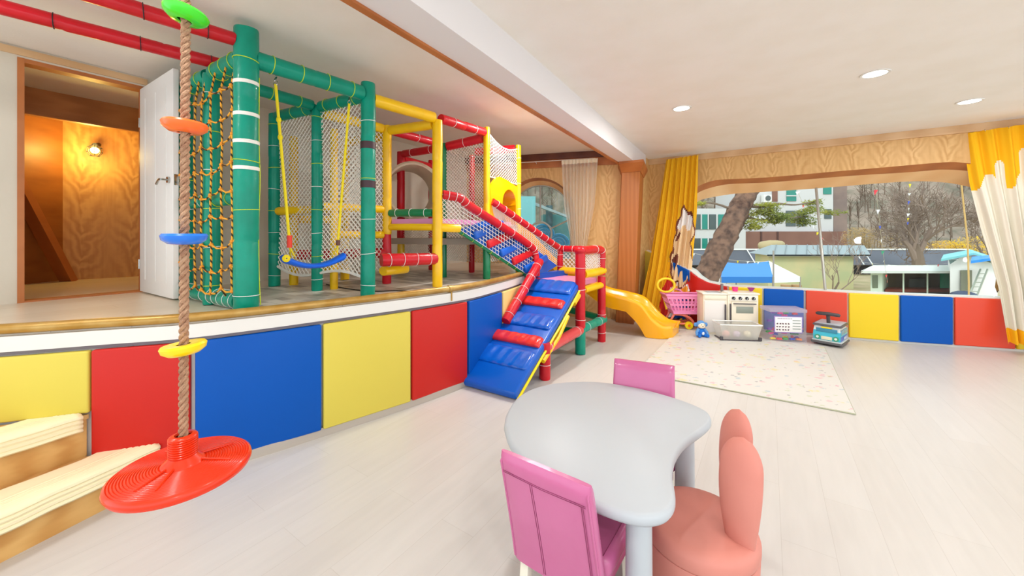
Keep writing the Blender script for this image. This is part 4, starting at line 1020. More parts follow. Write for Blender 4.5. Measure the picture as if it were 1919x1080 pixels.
# ---- hanging rope with disc steps
rx, ry = -.925, 1.07
HRp = thing('disc_rope_swing', 'thick brown twisted rope hanging from the ceiling with coloured discs and a red round seat', 'rope swing', (rx, ry, .70))
mb = MB()
zt, zb_ = CEIL, .775
def ropex(z): return rx+.012*(z-.7)/2
for s_ in range(3):
    pts = []; n = 420
    for i in range(n+1):
        z = zb_+(zt-zb_)*i/n; a = 2*PI*(z/.056)+s_*2*PI/3; pts.append(V((ropex(z)+.0064*math.cos(a), ry+.0064*math.sin(a), z)))
    mb.tube(pts, .0056, 7)
obj('rope', mb, mat('brown_rope', (192, 152, 120), .85, bump=(260, .5), vary=((164, 120, 92), 60)), HRp)
def disc(py, m, nm, tilt, up_=1):
    z = EYE-(py-CY)/FPX*ry; M_ = Matrix.Rotation(tilt[0], 3, 'X')@Matrix.Rotation(tilt[1], 3, 'Y'); c = V((ropex(z), ry, z))
    mb = MB(); pr = [(.016, .010), (.03, .012), (.049, .012), (.053, .006), (.050, -.006), (.036, -.017), (.018, -.019), (.016, -.016)]
    mb.lathe(c, [(r_, z_) for r_, z_ in pr], 36, M=M_, caps=False); return obj(nm, mb, m, HRp)
disc(28, M_lime, 'step_disc', (-.10, .16)); disc(237, M_orange, 'step_disc', (-.02, .04)); disc(446, mat('disc_blue', (16, 118, 228), .25, coat=.4), 'step_disc', (0, 0)); disc(652, M_yelpl, 'step_disc', (0.02, -.10))
mb = MB(); c = V((ropex(.7), ry, .695)); pr = [(.155, -.016), (.160, -.006), (.158, .004)]
r_ = .152
while r_ > .05:
    pr += [(r_, .008+.014*(1-r_/.16)), (r_-.002, .0055+.014*(1-r_/.16)), (r_-.0038, .008+.014*(1-r_/.16))]; r_ -= .0062
pr += [(.046, .022), (.036, .03)]
z_ = .034
while z_ < .088: pr += [(.0335, z_), (.031, z_+.002), (.033, z_+.004)]; z_ += .0062
pr += [(.030, .092), (.020, .094), (.018, .088)]
mb.lathe(c, pr, 56, caps=False); mb.lathe(c, [(.155, -.016), (.12, -.022), (.02, -.024)], 56, caps=True)
obj('disc_seat', mb, M_redseat, HRp, angle=50)
mb = MB()
for a in (-75, -100, 150, 60, 10):
    ca, sa = math.cos(math.radians(a)), math.sin(math.radians(a)); mb.tube([c+V((ca*.045, sa*.045, .021)), c+V((ca*.12, sa*.12, .011))], .0028, 6)
obj('seat_rib', mb, M_redseat, HRp)

# ================================================================== wooden steps at the left
def carpet(root, a, b, dv, z, label=None):
    pass
Q1, Q0 = V((-1.925, 2.085, 0)), V((-2.36, .8, 0)); dz = (Q0-Q1).normalized(); nl = V((dz.y, -dz.x, 0)) if V((dz.y, -dz.x, 0)).x < 0 else V((-dz.y, dz.x, 0))
St1, St0 = V((-2.222, 2.06, 0)), V((-2.80, .8, 0))
stairs = thing('wooden_steps', 'honey coloured pine steps against the padded wall, lower left', 'steps', (-2.3, 1.5, 0))
TR1, TR2 = .205, .42
def stepbox(a, b, zt, ext, nm):
    mb = MB(); mb.prism([a, b, b+nl*ext, a+nl*ext], zt); return obj(nm, mb, M_pine, stairs, smooth=False)
mb = MB(); mb.prism([Q1, Q0, V((-4.2, .8, 0)), V((-4.0, 1.55, 0)), V((-3.2, 1.67, 0)), V((-2.56, 1.83, 0)), V((-2.17, 1.975, 0))], TR1-.022); obj('riser_block', mb, M_pine, stairs, smooth=False)
mb = MB(); fo_ = -nl*.012; mb.prism([Q1+fo_+V((0, .02, 0)), Q0+fo_, Q0+nl*.45, V((-2.56, 1.83, 0)), V((-2.17, 1.975, 0))], .022); mb.v = [p+Z*(TR1-.022) for p in mb.v]; obj('tread', mb, wood('pine_tread', (232, 190, 122), (204, 150, 80), scale=(3, 1.2, 5), ring=1.6, dist=5), stairs, smooth=False)
mb = MB(); mb.prism([St1+V((.02, -.09, TR1)), St0+V((0, 0, TR1)), V((-4.2, .8, TR1)), V((-4.0, 1.55, TR1)), V((-3.2, 1.67, TR1)), V((-2.56, 1.83, TR1))], TR2-TR1-.022); obj('riser_block', mb, M_pine, stairs, smooth=False)
mb = MB(); mb.prism([St1+V((.03, -.09, TR2-.022)), St0+V((.012, 0, TR2-.022)), V((-4.2, .8, TR2-.022)), V((-4.0, 1.55, TR2-.022)), V((-3.2, 1.67, TR2-.022)), V((-2.56, 1.83, TR2-.022))], .022); obj('tread', mb, MATS['pine_tread'], stairs, smooth=False)
M_carpet = mat('cream_step_mat', (248, 236, 196), .75)
def stepmat(a, b, z, depth, label, torn=0):
    """ribbed cream mat lapping over a step nosing; the far end is cut unevenly"""
    d = (b-a); L = d.length; d.normalize(); n = nl; mb = MB()
    def fn(u, v, t=0):
        s_ = L*u; wv = .010*math.sin(s_*17)+.012*noise.noise(V((s_*7, v*3, z)))
        # v: 0 back edge ... .78 nosing ... 1 down the riser
        if v < .78:
            q = depth*(1-v/.78); hh = z+.010+.004*noise.noise(V((s_*5, q*9, 1)))+(.0035*math.sin(v*90) if v > .35 else 0)
            return a+d*s_+n*(q+wv*(1-v/.78)-.016)+Z*hh
        w = (v-.78)/.22; return a+d*s_-n*(.022+.004*math.sin(w*22)+t*.004)+Z*(z+.006-w*.075+.006*noise.noise(V((s_*9, 0, 3))))
    mb.grid(fn, 60, 70); o = obj('step_mat', mb, M_carpet); sd = o.modifiers.new('thick', 'SOLIDIFY'); sd.thickness = .006; sd.offset = 1
    return tag(o, label, 'step mat')
stepmat(Q1+V((-.01, -.02, 0))+fo_, Q0+fo_, TR1, .20, 'cream ribbed mat on the lower wooden step, its end under the disc seat')
stepmat(St1+V((.02, -.12, 0)), St0+V((.012, 0, 0)), TR2, .16, 'cream ribbed mat on the upper wooden step below the yellow panel')

# ================================================================== play mat
NL, NR, FR, FL = F(1190, 700), F(1603, 778), F(1545, 652), F(1272, 618)
M_mat = bpy.data.materials.new('printed_play_mat'); M_mat.use_nodes = True
def printed(m):
    n = m.node_tree.nodes; l = m.node_tree.links; b = n['Principled BSDF']; b.inputs['Roughness'].default_value = .45
    tc = n.new('ShaderNodeTexCoord'); prev = (*lin((214, 213, 207)), 1); last = None
    cols = [((220, 168, 176), 6.0, .16, 0), ((218, 206, 132), 5.0, .17, 7), ((160, 182, 194), 6.5, .14, 13), ((126, 118, 128), 9, .10, 21), ((186, 196, 152), 7, .12, 31), ((214, 130, 162), 4, .09, 41)]
    for rgb, sc_, th_, off in cols:
        mp = n.new('ShaderNodeMapping'); mp.inputs['Location'].default_value = (off, off*.7, 0); mp.inputs['Scale'].default_value = (1, 1.5, 1); l.new(tc.outputs['Object'], mp.inputs[0])
        v = n.new('ShaderNodeTexVoronoi'); v.inputs['Scale'].default_value = sc_; l.new(mp.outputs[0], v.inputs['Vector'])
        nz = n.new('ShaderNodeTexNoise'); nz.inputs['Scale'].default_value = 28; l.new(mp.outputs[0], nz.inputs['Vector'])
        a = n.new('ShaderNodeMath'); a.operation = 'MULTIPLY_ADD'; a.inputs[1].default_value = .55; l.new(nz.outputs[0], a.inputs[0]); l.new(v.outputs['Distance'], a.inputs[2])
        r = n.new('ShaderNodeMapRange'); r.inputs[1].default_value = .27+th_; r.inputs[2].default_value = .27+th_+.03; r.inputs[3].default_value = .6; r.inputs[4].default_value = 0; l.new(a.outputs[0], r.inputs[0])
        x = n.new('ShaderNodeMix'); x.data_type = 'RGBA'; x.inputs[7].default_value = (*lin(rgb), 1); l.new(r.outputs[0], x.inputs[0])
        if last is None: x.inputs[6].default_value = prev
        else: l.new(last, x.inputs[6])
        last = x.outputs[2]
    l.new(last, b.inputs['Base Color'])
printed(M_mat)
mb = MB(); mb.prism([q+Z*.0015 for q in (NL, NR, FR, FL)], .011)
t = thing('play_mat', 'large white foam play mat with faint pastel prints on the floor', 'mat', ((NL+FR)/2))
obj('mat', mb, M_mat, t, smooth=False)
c_ = (NL+NR+FR+FL)/4; mb = MB(); mb.tube([c_+(q-c_)*1.001+Z*.006 for q in (NL, NR, FR, FL)], .006, 6, closed=True); obj('edge_binding', mb, mat('mat_edge', (176, 178, 150), .6), t)

# printed mat on the platform
M_brick = bpy.data.materials.new('patterned_platform_mat'); M_brick.use_nodes = True
def brickmat(m):
    n = m.node_tree.nodes; l = m.node_tree.links; b = n['Principled BSDF']; b.inputs['Roughness'].default_value = .4
    tc = n.new('ShaderNodeTexCoord'); mp = n.new('ShaderNodeMapping'); mp.inputs['Rotation'].default_value = (0, 0, .6); l.new(tc.outputs['Object'], mp.inputs[0])
    br = n.new('ShaderNodeTexBrick'); br.inputs['Scale'].default_value = 1; br.inputs['Brick Width'].default_value = .17; br.inputs['Row Height'].default_value = .085; br.inputs['Mortar Size'].default_value = .004
    br.inputs['Color1'].default_value = (*lin((232, 224, 212)), 1); br.inputs['Color2'].default_value = (*lin((118, 104, 94)), 1); br.inputs['Mortar'].default_value = (*lin((206, 198, 186)), 1); br.inputs['Bias'].default_value = -.25
    l.new(mp.outputs[0], br.inputs[0]); l.new(br.outputs[0], b.inputs['Base Color'])
brickmat(M_brick)
edge = [p for p in offs(WALLC, .10) if p.x > -1.9 and p.y < 4.5]
back = [V((-.3, 5.2, 0)), V((-1.35, 5.2, 0)), V((-2.2, 3.95, 0)), V((-2.35, 3.2, 0)), V((-1.95, 2.9, 0))]
mb = MB(); mb.prism([at(p, PLAT) for p in edge+back], .0015); o = obj('platform_mat', mb, M_brick, smooth=False); tag(o, 'grey and beige block-patterned mat under the play tower on the platform', 'mat')
mb = MB(); mb.tube(bez([F(612, 533, PLAT+.006), F(650, 541, PLAT+.006), F(700, 546, PLAT+.006), F(745, 545, PLAT+.006), F(790, 548, PLAT+.006)], 6), .005, 6); tag(obj('floor_cable', mb, M_black), 'thin black cable lying on the patterned platform mat', 'cable')

# ================================================================== grey table
TZ_ = .50
out = [(945, 795), (950, 772), (966, 748), (990, 731), (1025, 720), (1065, 715), (1110, 714), (1150, 718), (1200, 727), (1250, 740), (1295, 755), (1322, 768), (1333, 780), (1330, 793), (1312, 808), (1288, 825), (1272, 844), (1263, 864),
       (1261, 890), (1265, 915), (1266, 935), (1258, 953), (1240, 964), (1210, 968), (1175, 962), (1130, 947), (1080, 924), (1030, 895), (985, 862), (956, 828)]
ol = [F(x, y, TZ_) for x, y in out]; cen = sum(ol, V((0, 0, 0)))/len(ol)
ol = bez(ol+[ol[0]], 3)[:-1]
G = thing('play_table', 'light grey bean-shaped low play table with a notch on one side', 'table', (cen.x, cen.y, 0))
mb = MB(); n = len(ol); prof = [(0, -.040), (.006, -.038), (.012, -.028), (.012, -.014), (.007, -.004), (-.004, .0)]
def inset(k):
    r_, z_ = prof[k]; res = []
    for i in range(n):
        tt = (ol[(i+1) % n]-ol[i-1]).normalized(); nn = V((tt.y, -tt.x, 0))
        if i == 0 and k == 0: pass
        res.append(ol[i]+nn*(r_-.012)*SG+Z*z_)
    return res
area = sum(ol[i-1].x*ol[i].y-ol[i].x*ol[i-1].y for i in range(n)); SG = 1 if area > 0 else -1
for k in range(len(prof)): mb.v += inset(k)
for k in range(len(prof)-1):
    for i in range(n): mb.f.append((k*n+i, k*n+(i+1) % n, (k+1)*n+(i+1) % n, (k+1)*n+i)); mb.mi.append(0)
mb.f.append(tuple(range(n))); mb.f.append(tuple((len(prof)-1)*n+i for i in range(n))); mb.mi += [0, 0]
obj('tabletop', mb, M_grey, G, angle=50)
for x, y, r_ in ((.405, 1.215, .042), (.785, 1.73, .042), (.10, 1.86, .042)):
    mb = MB(); mb.lathe(V((x, y, 0)), [(.02, .002), (r_, .002), (r_+.001, .01), (r_-.002, .46)], 28); obj('leg', mb, M_grey, G)

# ================================================================== pink upholstered chairs
def pink_chair():
    R = thing('upholstered_chair', 'small pink vinyl chair seen from behind at the near side of the grey table', 'chair', (0, 0, 0), 'pink chairs at the grey table')
    W = .34
    def back(u, v):   # u round the section (thickness), v up
        a = u*2*PI; z = .20+.42*v; y0 = -.10*v**1.1
        hx = W/2*(1-.04*v); ca, sa = math.cos(a), math.sin(a)
        x = math.copysign(abs(ca)**.28, ca)*hx; y = math.copysign(abs(sa)**.55, sa)*(.027 if v < .9 else .027*math.sqrt(max(0, 1-((v-.9)/.1)**2*.9)))
        return V((x, y0+.02+y, z))
    mb = MB(); mb.grid(back, 48, 26); mb.face([back(k/48, 0) for k in range(48)]); mb.face([back(k/48, 1) for k in range(48)])
    b = obj('backrest', mb, M_pink, R, angle=60)
    def bp(x, z, s_=-1): v = (z-.20)/.42; return V((x, -.10*v**1.1+.02+s_*.0276, z))
    mb = MB()
    for pts in ([(-.15, .562), (0, .556), (.15, .562)], [(-.15, .556), (0, .550), (.15, .556)], [(-.045, .553), (-.04, .21)], [(-.038, .553), (-.033, .21)], [(.135, .556), (.140, .21)], [(.141, .556), (.146, .21)]):
        q = [bp(x, z) for x, z in pts]
        if len(q) == 2: q = [bp(pts[0][0]+(pts[1][0]-pts[0][0])*i/8, pts[0][1]+(pts[1][1]-pts[0][1])*i/8) for i in range(9)]
        mb.tube(q, .0009, 5)
    obj('stitching', mb, mat('stitch', (132, 36, 84), .6), b)
    for s_ in (-1, 1):
        mb = MB(); mb.tube([bp(s_*.163*(1-.04*(z-.2)/.42), z, -.72) for z in (.21, .3, .4, .5, .59)]+[V((s_*.155, -.075, .615))], .004, 6); obj('piping', mb, M_pink, b)
    mb = MB(); mb.rbox((0, .185, .285), (W, .30, .075), r=.028, seg=4)
    def cush(u, v): return None
    s = obj('seat', mb, M_pink, R, angle=60)
    mb = MB(); mb.tube([V((x, y, .322)) for x, y in ((-.145, .05), (.145, .05), (.145, .315), (-.145, .315))], .0015, 5, closed=True); obj('stitching', mb, MATS['stitch'], s)
    mb = MB(); mb.rbox((0, .185, .235), (W-.02, .28, .04), r=.006); obj('seat_frame', mb, M_pink, R)
    for x in (-.135, .135):
        for y in (.035, .30):
            mb = MB(); mb.bar(V((x, y, .222)), V((x*1.06, y+(.0 if y > .1 else -.015), .002)), .034, .034, up=V((0, 1, 0)), r=.004); obj('leg', mb, mat('chair_leg_white', (236, 232, 214), .4), R)
    return R
pc = pink_chair(); place(pc, (.145, 1.262, 0), math.atan2(-.587, .81))
dup(pc, (.722, 2.105, 0), math.atan2(.40, -.917), 'small pink vinyl chair facing the camera beyond the far edge of the grey table')

# ================================================================== coral chair with two ears
R = thing('ear_chair', 'round coral pink stool chair with two tall rabbit-ear backrests', 'chair', (.695, 1.415, 0))
c = V((.695, 1.415, 0)); mb = MB()
mb.lathe(c, [(.15, .003), (.178, .003), (.184, .012), (.190, .12), (.194, .228), (.192, .232)], 56); obj('base', mb, M_coral, R)
mb = MB(); mb.lathe(c, [(.19, .231), (.1935, .236), (.196, .245), (.196, .272), (.190, .288), (.178, .297), (.15, .302), (.08, .298), (.001, .296)], 56); obj('seat', mb, M_coral, R, angle=70)
for (x, y, zt_, rz, lean) in ((.795, 1.318, .645, .55, .0), (.872, 1.475, .672, .20, .0)):
    def ear(u, v):
        a = u*2*PI; t = v; w = (.60+.40*math.sin(PI*min(1, t*.78)))*math.sqrt(max(.0004, 1-max(0, (t-.74)/.26)**2.3))
        hx, hy = .072*w, .036*w; dz = .262+(zt_-.262)*t
        p = Matrix.Rotation(rz, 3, 'Z')@V((math.sin(a)*hy-.012*math.sin(PI*t)+.02*(t-.5), math.cos(a)*hx, 0)); return V((x, y, dz))+p
    mb = MB(); mb.grid(ear, 28, 30); mb.face([ear(k/28, 1) for k in range(28)]); mb.face([ear(k/28, 0) for k in range(28)]); obj('ear', mb, M_coral, R, angle=70)

# ================================================================== toys along the window
def frame(o, dx):   # local axes: x to the right along dx, y away from the room, z up
    dx = V((dx[0], dx[1], 0)).normalized(); o = V(o); dy = V((-dx.y, dx.x, 0)); M = Matrix((dx, dy, Z)).transposed()
    return lambda x, y, z: o+dx*x+dy*y+Z*z, M
MH = .0125   # top of the play mat
# toy kitchen
L_, MK = frame((2.575, 5.12, MH), (.695, -.10)); K_ = thing('toy_kitchen', 'cream wooden toy kitchen with sink cabinet, four black knobs and oven', 'toy kitchen', (2.9, 5.15, 0))
M_cream = mat('kitchen_cream', (238, 228, 206), .4); M_cream2 = mat('kitchen_top', (244, 238, 222), .35)
def kb(nm, x0, x1, y0, y1, z0, z1, m, parent=K_, r=.004): mb = MB(); mb.rbox(L_((x0+x1)/2, (y0+y1)/2, (z0+z1)/2), (x1-x0, y1-y0, z1-z0), M=MK, r=r, seg=2); return obj(nm, mb, m, parent)
kb('sink_cabinet', .0, .30, .0, .25, 0, .535, M_cream); kb('oven_cabinet', .302, .68, -.01, .25, 0, .545, M_cream)
kb('worktop', -.015, .305, -.015, .26, .535, .553, M_cream2); kb('worktop', .30, .695, -.025, .26, .545, .563, M_cream2)
kb('sink', .06, .25, .03, .20, .545, .556, mat('sink_grey', (170, 170, 168), .3, metal=.4)); kb('faucet', .285, .315, .16, .19, .553, .66, mat('faucet_grey', (120, 112, 112), .4))
d_ = kb('door', .01, .27, -.012, .002, .03, .455, mat('kitchen_door', (226, 220, 214), .4)); kb('handle', .262, .28, -.03, -.012, .14, .41, M_dark, d_)
kb('drawer_front', .01, .29, -.01, .002, .47, .525, M_cream)
kb('knob_panel', .32, .665, -.020, -.008, .455, .535, M_cream2)
for q in range(4):
    kx = .37+q*.082; mb = MB(); mb.tube([L_(kx, -.02, .495), L_(kx, -.034, .495)], .021, 16); kn_ = obj('knob', mb, M_black, K_)
    mb = MB(); mb.box(L_(kx, -.038, .495), (.008, .012, .034), M=MK@Matrix.Rotation(.5, 3, 'Y')); obj('knob_grip', mb, M_chrome, kn_)
dv_ = kb('oven_door', .345, .655, -.026, -.010, .16, .445, M_cream); kb('window_pane', .40, .61, -.031, -.026, .30, .385, mat('oven_glass', (140, 148, 136), .15), dv_); kb('handle', .36, .64, -.052, -.036, .418, .432, M_dark, dv_)
kb('handle', .325, .338, -.03, -.01, .15, .42, M_dark)
kb('drawer_front', .33, .665, -.02, -.01, .03, .14, M_cream)
for nm, px, m, lab, r0, r1, hh in (('toy_pot', 1378, mat('hot_pink', (240, 60, 140), .35), 'hot pink toy pot on the toy kitchen hob', .030, .038, .055), ('toy_bowl', 1408, mat('purple_toy', (176, 66, 150), .35), 'purple toy bowl on the right side of the toy kitchen top', .016, .045, .045)):
    c = P(px, 545, 5.2); c.z = .563+MH+.001; mb = MB(); mb.lathe(c, [(r0, 0), (r1, hh), (r1+.004, hh+.002), (r1-.004, hh), (r0-.004, .006)], 24, caps=True); t = obj(nm, mb, m); tag(t, lab, 'toy dish')
# clear storage bin
L_, MK = frame((2.63, 4.83, MH), (.50, -.055)); K_ = thing('storage_bin', 'translucent white plastic bin with dark corner clips in front of the toy kitchen', 'storage bin', (2.87, 4.92, 0))
M_clear = sheer('clear_bin', (232, 232, 226), .55)
bot = [L_(.04, .0, .012), L_(.46, 0, .012), L_(.46, .19, .012), L_(.04, .19, .012)]; topp = [L_(.0, -.03, .20), L_(.50, -.03, .20), L_(.50, .22, .20), L_(.0, .22, .20)]
mb = MB(); mb.add(bot+topp, [(0, 1, 2, 3), (0, 1, 5, 4), (1, 2, 6, 5), (2, 3, 7, 6), (3, 0, 4, 7)]); obj('bin_body', mb, M_clear, K_, smooth=False)
mb = MB(); mb.tube(topp, .008, 6, closed=True); obj('rim', mb, mat('bin_rim', (238, 238, 234), .3), K_)
mb = MB(); mb.prism([p-Z*.011 for p in [L_(.02, -.02, .012), L_(.48, -.02, .012), L_(.48, .2, .012), L_(.02, .2, .012)]], .010); obj('tray', mb, M_dark, K_)
for x in (.02, .48): kb('clip', x-.018, x+.018, -.03, -.005, .004, .05, M_dark)
random.seed(11)
for q, (nm, m) in enumerate((('toy_ball', mat('pale_pink', (238, 178, 168), .5)), ('toy_ball', mat('pale_lilac', (210, 190, 214), .5)), ('toy_ball', mat('pale_cream', (236, 226, 196), .5)))):
    mb = MB(); mb.ball(L_(.12+.13*q, .09, .012+.045), .045); tag(obj(nm, mb, m), ('pale pink', 'pale lilac', 'cream')[q]+' ball dimly seen inside the translucent bin', 'ball')
# box of building toys
L_, MK = frame((3.25, 4.80, .002), (.44, -.07)); K_ = thing('toy_box', 'clear box of colourful building toys with a printed white label', 'toy box', (3.5, 4.95, 0))
M_box = sheer('clear_box', (240, 236, 246), .16); W_, H_, D_ = .42, .40, .24
mb = MB(); mb.box(L_(W_/2, D_/2, H_/2), (W_, D_, H_), M=MK); obj('box_body', mb, M_box, K_, smooth=False)
kb('lid', -.008, W_+.008, -.008, D_+.008, H_-.028, H_+.016, sheer('clear_lid', (232, 226, 240), .4), K_, .01)
lb = kb('label', .05, W_-.045, -.004, .001, .115, .325, mat('label_lilac', (150, 128, 188), .5), K_, .002); kb('label_sheet', .062, W_-.056, -.006, -.003, .127, .315, mat('label_white', (240, 238, 236), .5), lb, .001)
mb = MB(); random.seed(3)
for q in range(5): 
    for r_ in range(4):
        if r_ < 3: mb.box(L_(.085+q*.032+random.uniform(-.004, .004), -.0075, .155+r_*.038), (.018, .002, .014), M=MK@Matrix.Rotation(random.uniform(-.8, .8), 3, 'Y'))
obj('label_print', mb, mat('print_dark', (92, 62, 66), .6), lb, smooth=False)
mb = MB()
for q in range(4): mb.box(L_(.305, -.0075, .17+q*.035), (.09, .002, .010), M=MK)
obj('label_print', mb, mat('print_mixed', (150, 160, 150), .6), lb, smooth=False)
mb = MB()
for q in range(9): mb.box(L_(.095+q*.019, -.0075, .296), (.011, .002, .009), M=MK)
obj('label_print', mb, mat('print_title', (140, 130, 160), .6), lb, smooth=False)
cols = [('red', (226, 40, 60)), ('green', (30, 170, 70)), ('blue', (40, 80, 200)), ('orange', (240, 130, 50)), ('yellow', (240, 210, 40)), ('purple', (110, 60, 170)), ('pink', (236, 70, 150))]
def brick(x, y, z, cname, rgb, rot, where):
    c = L_(x, y, z); Rm_ = MK@Matrix.Rotation(rot, 3, 'Z'); mb = MB(); mb.rbox(c, (.062, .03, .02), M=Rm_, r=.004, seg=2)
    for s_ in (-1, 0, 1): mb.tube([c+Rm_@V((s_*.019, 0, .009)), c+Rm_@V((s_*.019, 0, .016))], .007, 10)
    return tag(obj('toy_brick', mb, mat('brick_'+cname, rgb, .4)), where, 'toy brick', 'building bricks in the clear box')
i = 0
for x, y, z, k, rot, in ((.06, .05, .03, 4, .2), (.13, .04, .028, 0, -.2), (.20, .05, .03, 1, .1), (.28, .045, .03, 2, .3), (.36, .05, .028, 3, -.2), (.37, .12, .03, 5, .5), (.10, .11, .034, 6, .9), (.24, .12, .033, 4, .4), (.33, .14, .035, 0, 1.2)):
    w_ = {0: 'red', 1: 'green', 2: 'blue', 3: 'orange', 4: 'yellow', 5: 'purple', 6: 'pink'}[k]
    brick(x, y, z, cols[k][0], cols[k][1], rot, w_+' toy brick at the bottom of the clear toy box')
rnd_ = random.Random(4)
for q in range(22):
    k = rnd_.choice((5, 5, 0, 1, 2, 6, 4, 3)); hz = .06+.25*rnd_.random()
    brick(.04+.33*rnd_.random(), .06+.13*rnd_.random(), hz, cols[k][0], cols[k][1], rnd_.uniform(-1, 1), {0: 'red', 1: 'green', 2: 'blue', 3: 'orange', 4: 'yellow', 5: 'purple', 6: 'pink'}[k]+' toy brick heaped behind the label of the clear toy box')
for x, y, z, k in ((.10, .12, .345, 5), (.17, .1, .34, 6), (.25, .13, .342, 1), (.34, .1, .34, 0), (.38, .08, .22, 4), (.38, .06, .16, 3), (.03, .06, .25, 5), (.03, .05, .15, 5), (.38, .06, .29, 5)):
    w_ = cols[k][0]; hgt = 'under the lid' if z > .3 else 'beside the label'
    brick(x, y, z, cols[k][0], cols[k][1], .3, w_+' toy brick '+hgt+' of the clear toy box')
# ride-on toy bus
c0 = F(1573, 655); L_, MK = frame((c0.x+.045, c0.y+.03, .0), (.79, .62)); 
K_ = thing('ride_on_bus', 'small blue and turquoise ride-on toy bus with dark handlebar', 'ride-on toy', (4.0, 4.75, 0))
BW, BD = .335, .265     # length to the right-back, width to the left-back
kb('chassis', -.02, BW+.02, -.02, BD+.02, .022, .055, mat('bus_grey', (88, 88, 92), .4), K_, .014)
kb('bumper', -.012, BW+.012, -.012, BD+.012, .052, .068, mat('bus_trim', (196, 206, 206), .3), K_, .006)
M_turq = mat('bus_turquoise', (66, 190, 214), .3); M_bblue = mat('bus_blue', (22, 96, 190), .3); M_bwhite = mat('bus_white', (228, 234, 232), .35)
mb = MB()
body = [(.0, .06), (.0, .14), (.008, .235)]
def brow(ins, z): return [L_(ins, ins, z), L_(BW-ins, ins, z), L_(BW-ins, BD-ins, z), L_(ins, BD-ins, z)]
rows_ = [brow(.004, .06), brow(.0, .13), brow(.004, .18), brow(.012, .235)]
for k in range(3):
    for q in range(4):
        mb.cur = (1, 0, 2)[k] if q != 3 else (0, 0, 2)[k]; mb.add([rows_[k][q], rows_[k][(q+1) % 4], rows_[k+1][(q+1) % 4], rows_[k+1][q]], [(0, 1, 2, 3)])
bd_ = obj('body', mb, [M_turq, M_bblue, M_bwhite], K_, smooth=False)
kb('roof', -.012, BW+.004, -.012, BD+.004, .235, .262, mat('roof_dark', (92, 92, 98), .4), K_, .012); kb('seat_top', .005, BW-.015, .005, BD-.015, .26, .268, mat('bus_seat', (178, 192, 202), .4), K_, .004)
mb = MB(); mb.tube([L_(.09, BD/2, .262), L_(.07, BD/2, .36)], .019, 12); obj('steering_post', mb, M_dark, K_)
mb = MB(); mb.tube([L_(.065, BD/2-.115, .372), L_(.062, BD/2-.10, .378), L_(.06, BD/2, .382), L_(.062, BD/2+.10, .378), L_(.065, BD/2+.115, .372)], [.014, .021, .022, .021, .014], 14); obj('handlebar', mb, M_dark, K_)
# front (the side facing left, x = 0): windscreen, grille, lamps; right side: windows and white letters
kb('windscreen', -.004, .004, .03, BD-.03, .165, .21, mat('bus_screen', (60, 140, 170), .2), bd_, .002)
kb('sunstrip', -.003, .005, .08, BD-.08, .212, .228, M_yelpl, bd_, .002)
kb('grille', -.006, .002, .08, BD-.08, .075, .115, mat('bus_grille', (232, 228, 196), .4), bd_, .003)
for y in (.045, BD-.045): mb = MB(); mb.tube([L_(-.007, y, .10), L_(.002, y, .10)], .028, 16); mb2 = obj('headlamp', mb, mat('bus_lamp', (70, 160, 120), .25), bd_); mb = MB(); mb.tube([L_(-.010, y, .10), L_(-.006, y, .10)], .014, 14); obj('lamp_lens', mb, M_bwhite, K_)
for q in range(4): kb('side_window', .025+q*.076, .025+q*.076+.06, -.004, .004, .150, .205, mat('bus_window', (120, 164, 186), .2), bd_, .002)
mb = MB()
for q, hgt in enumerate((.034, .034, .034, .034)):
    x = .13+q*.04
    for (a0, a1, b0, b1) in (((0, .006, 0, .034), (0, .022, .028, .034), (.016, .022, .014, .034), (0, .022, .013, .019)), ((0, .006, 0, .034), (.016, .022, 0, .034), (0, .022, 0, .006), (0, .022, .028, .034)), ((0, .006, 0, .034), (0, .022, 0, .006)), ((.008, .014, 0, .034),))[q]:
        mb.box(L_(x+(a0+a1)/2, -.0055, .082+(b0+b1)/2), (a1-a0, .004, b1-b0), M=MK)
obj('side_letters', mb, mat('letter_white', (238, 242, 244), .4), bd_, smooth=False)
for x in (.07, BW-.07):
    for y in (.04, BD-.04): mb = MB(); mb.tube([L_(x, y-.02, .024), L_(x, y+.02, .024)], .022, 16); obj('wheel', mb, M_black, K_)
# plush monkey
c = P(1314, 612, 5.0); K_ = thing('plush_monkey', 'small blue plush monkey with a cream face sitting on the play mat', 'plush toy', (c.x, c.y, MH))
M_pl = mat('plush_blue', (96, 152, 214), .9, bump=(180, .4)); M_pl2 = mat('plush_shirt', (20, 110, 204), .9, bump=(180, .3)); M_pl3 = mat('plush_cream', (246, 230, 206), .9)
x, y = c.x, c.y
mb = MB(); mb.ball(V((x, y, MH+.058)), (.056, .05, .058)); bod = obj('body', mb, M_pl2, K_); mb = MB(); mb.ball(V((x+.008, y-.046, MH+.05)), (.018, .008, .022)); obj('belly_patch', mb, M_bwhite, bod)
mb = MB(); mb.ball(V((x-.002, y, MH+.158)), (.058, .05, .052)); hd_ = obj('head', mb, M_pl, K_)
mb = MB(); mb.ball(V((x-.002, y-.022, MH+.150)), (.048, .034, .042)); obj('face', mb, M_pl3, hd_)
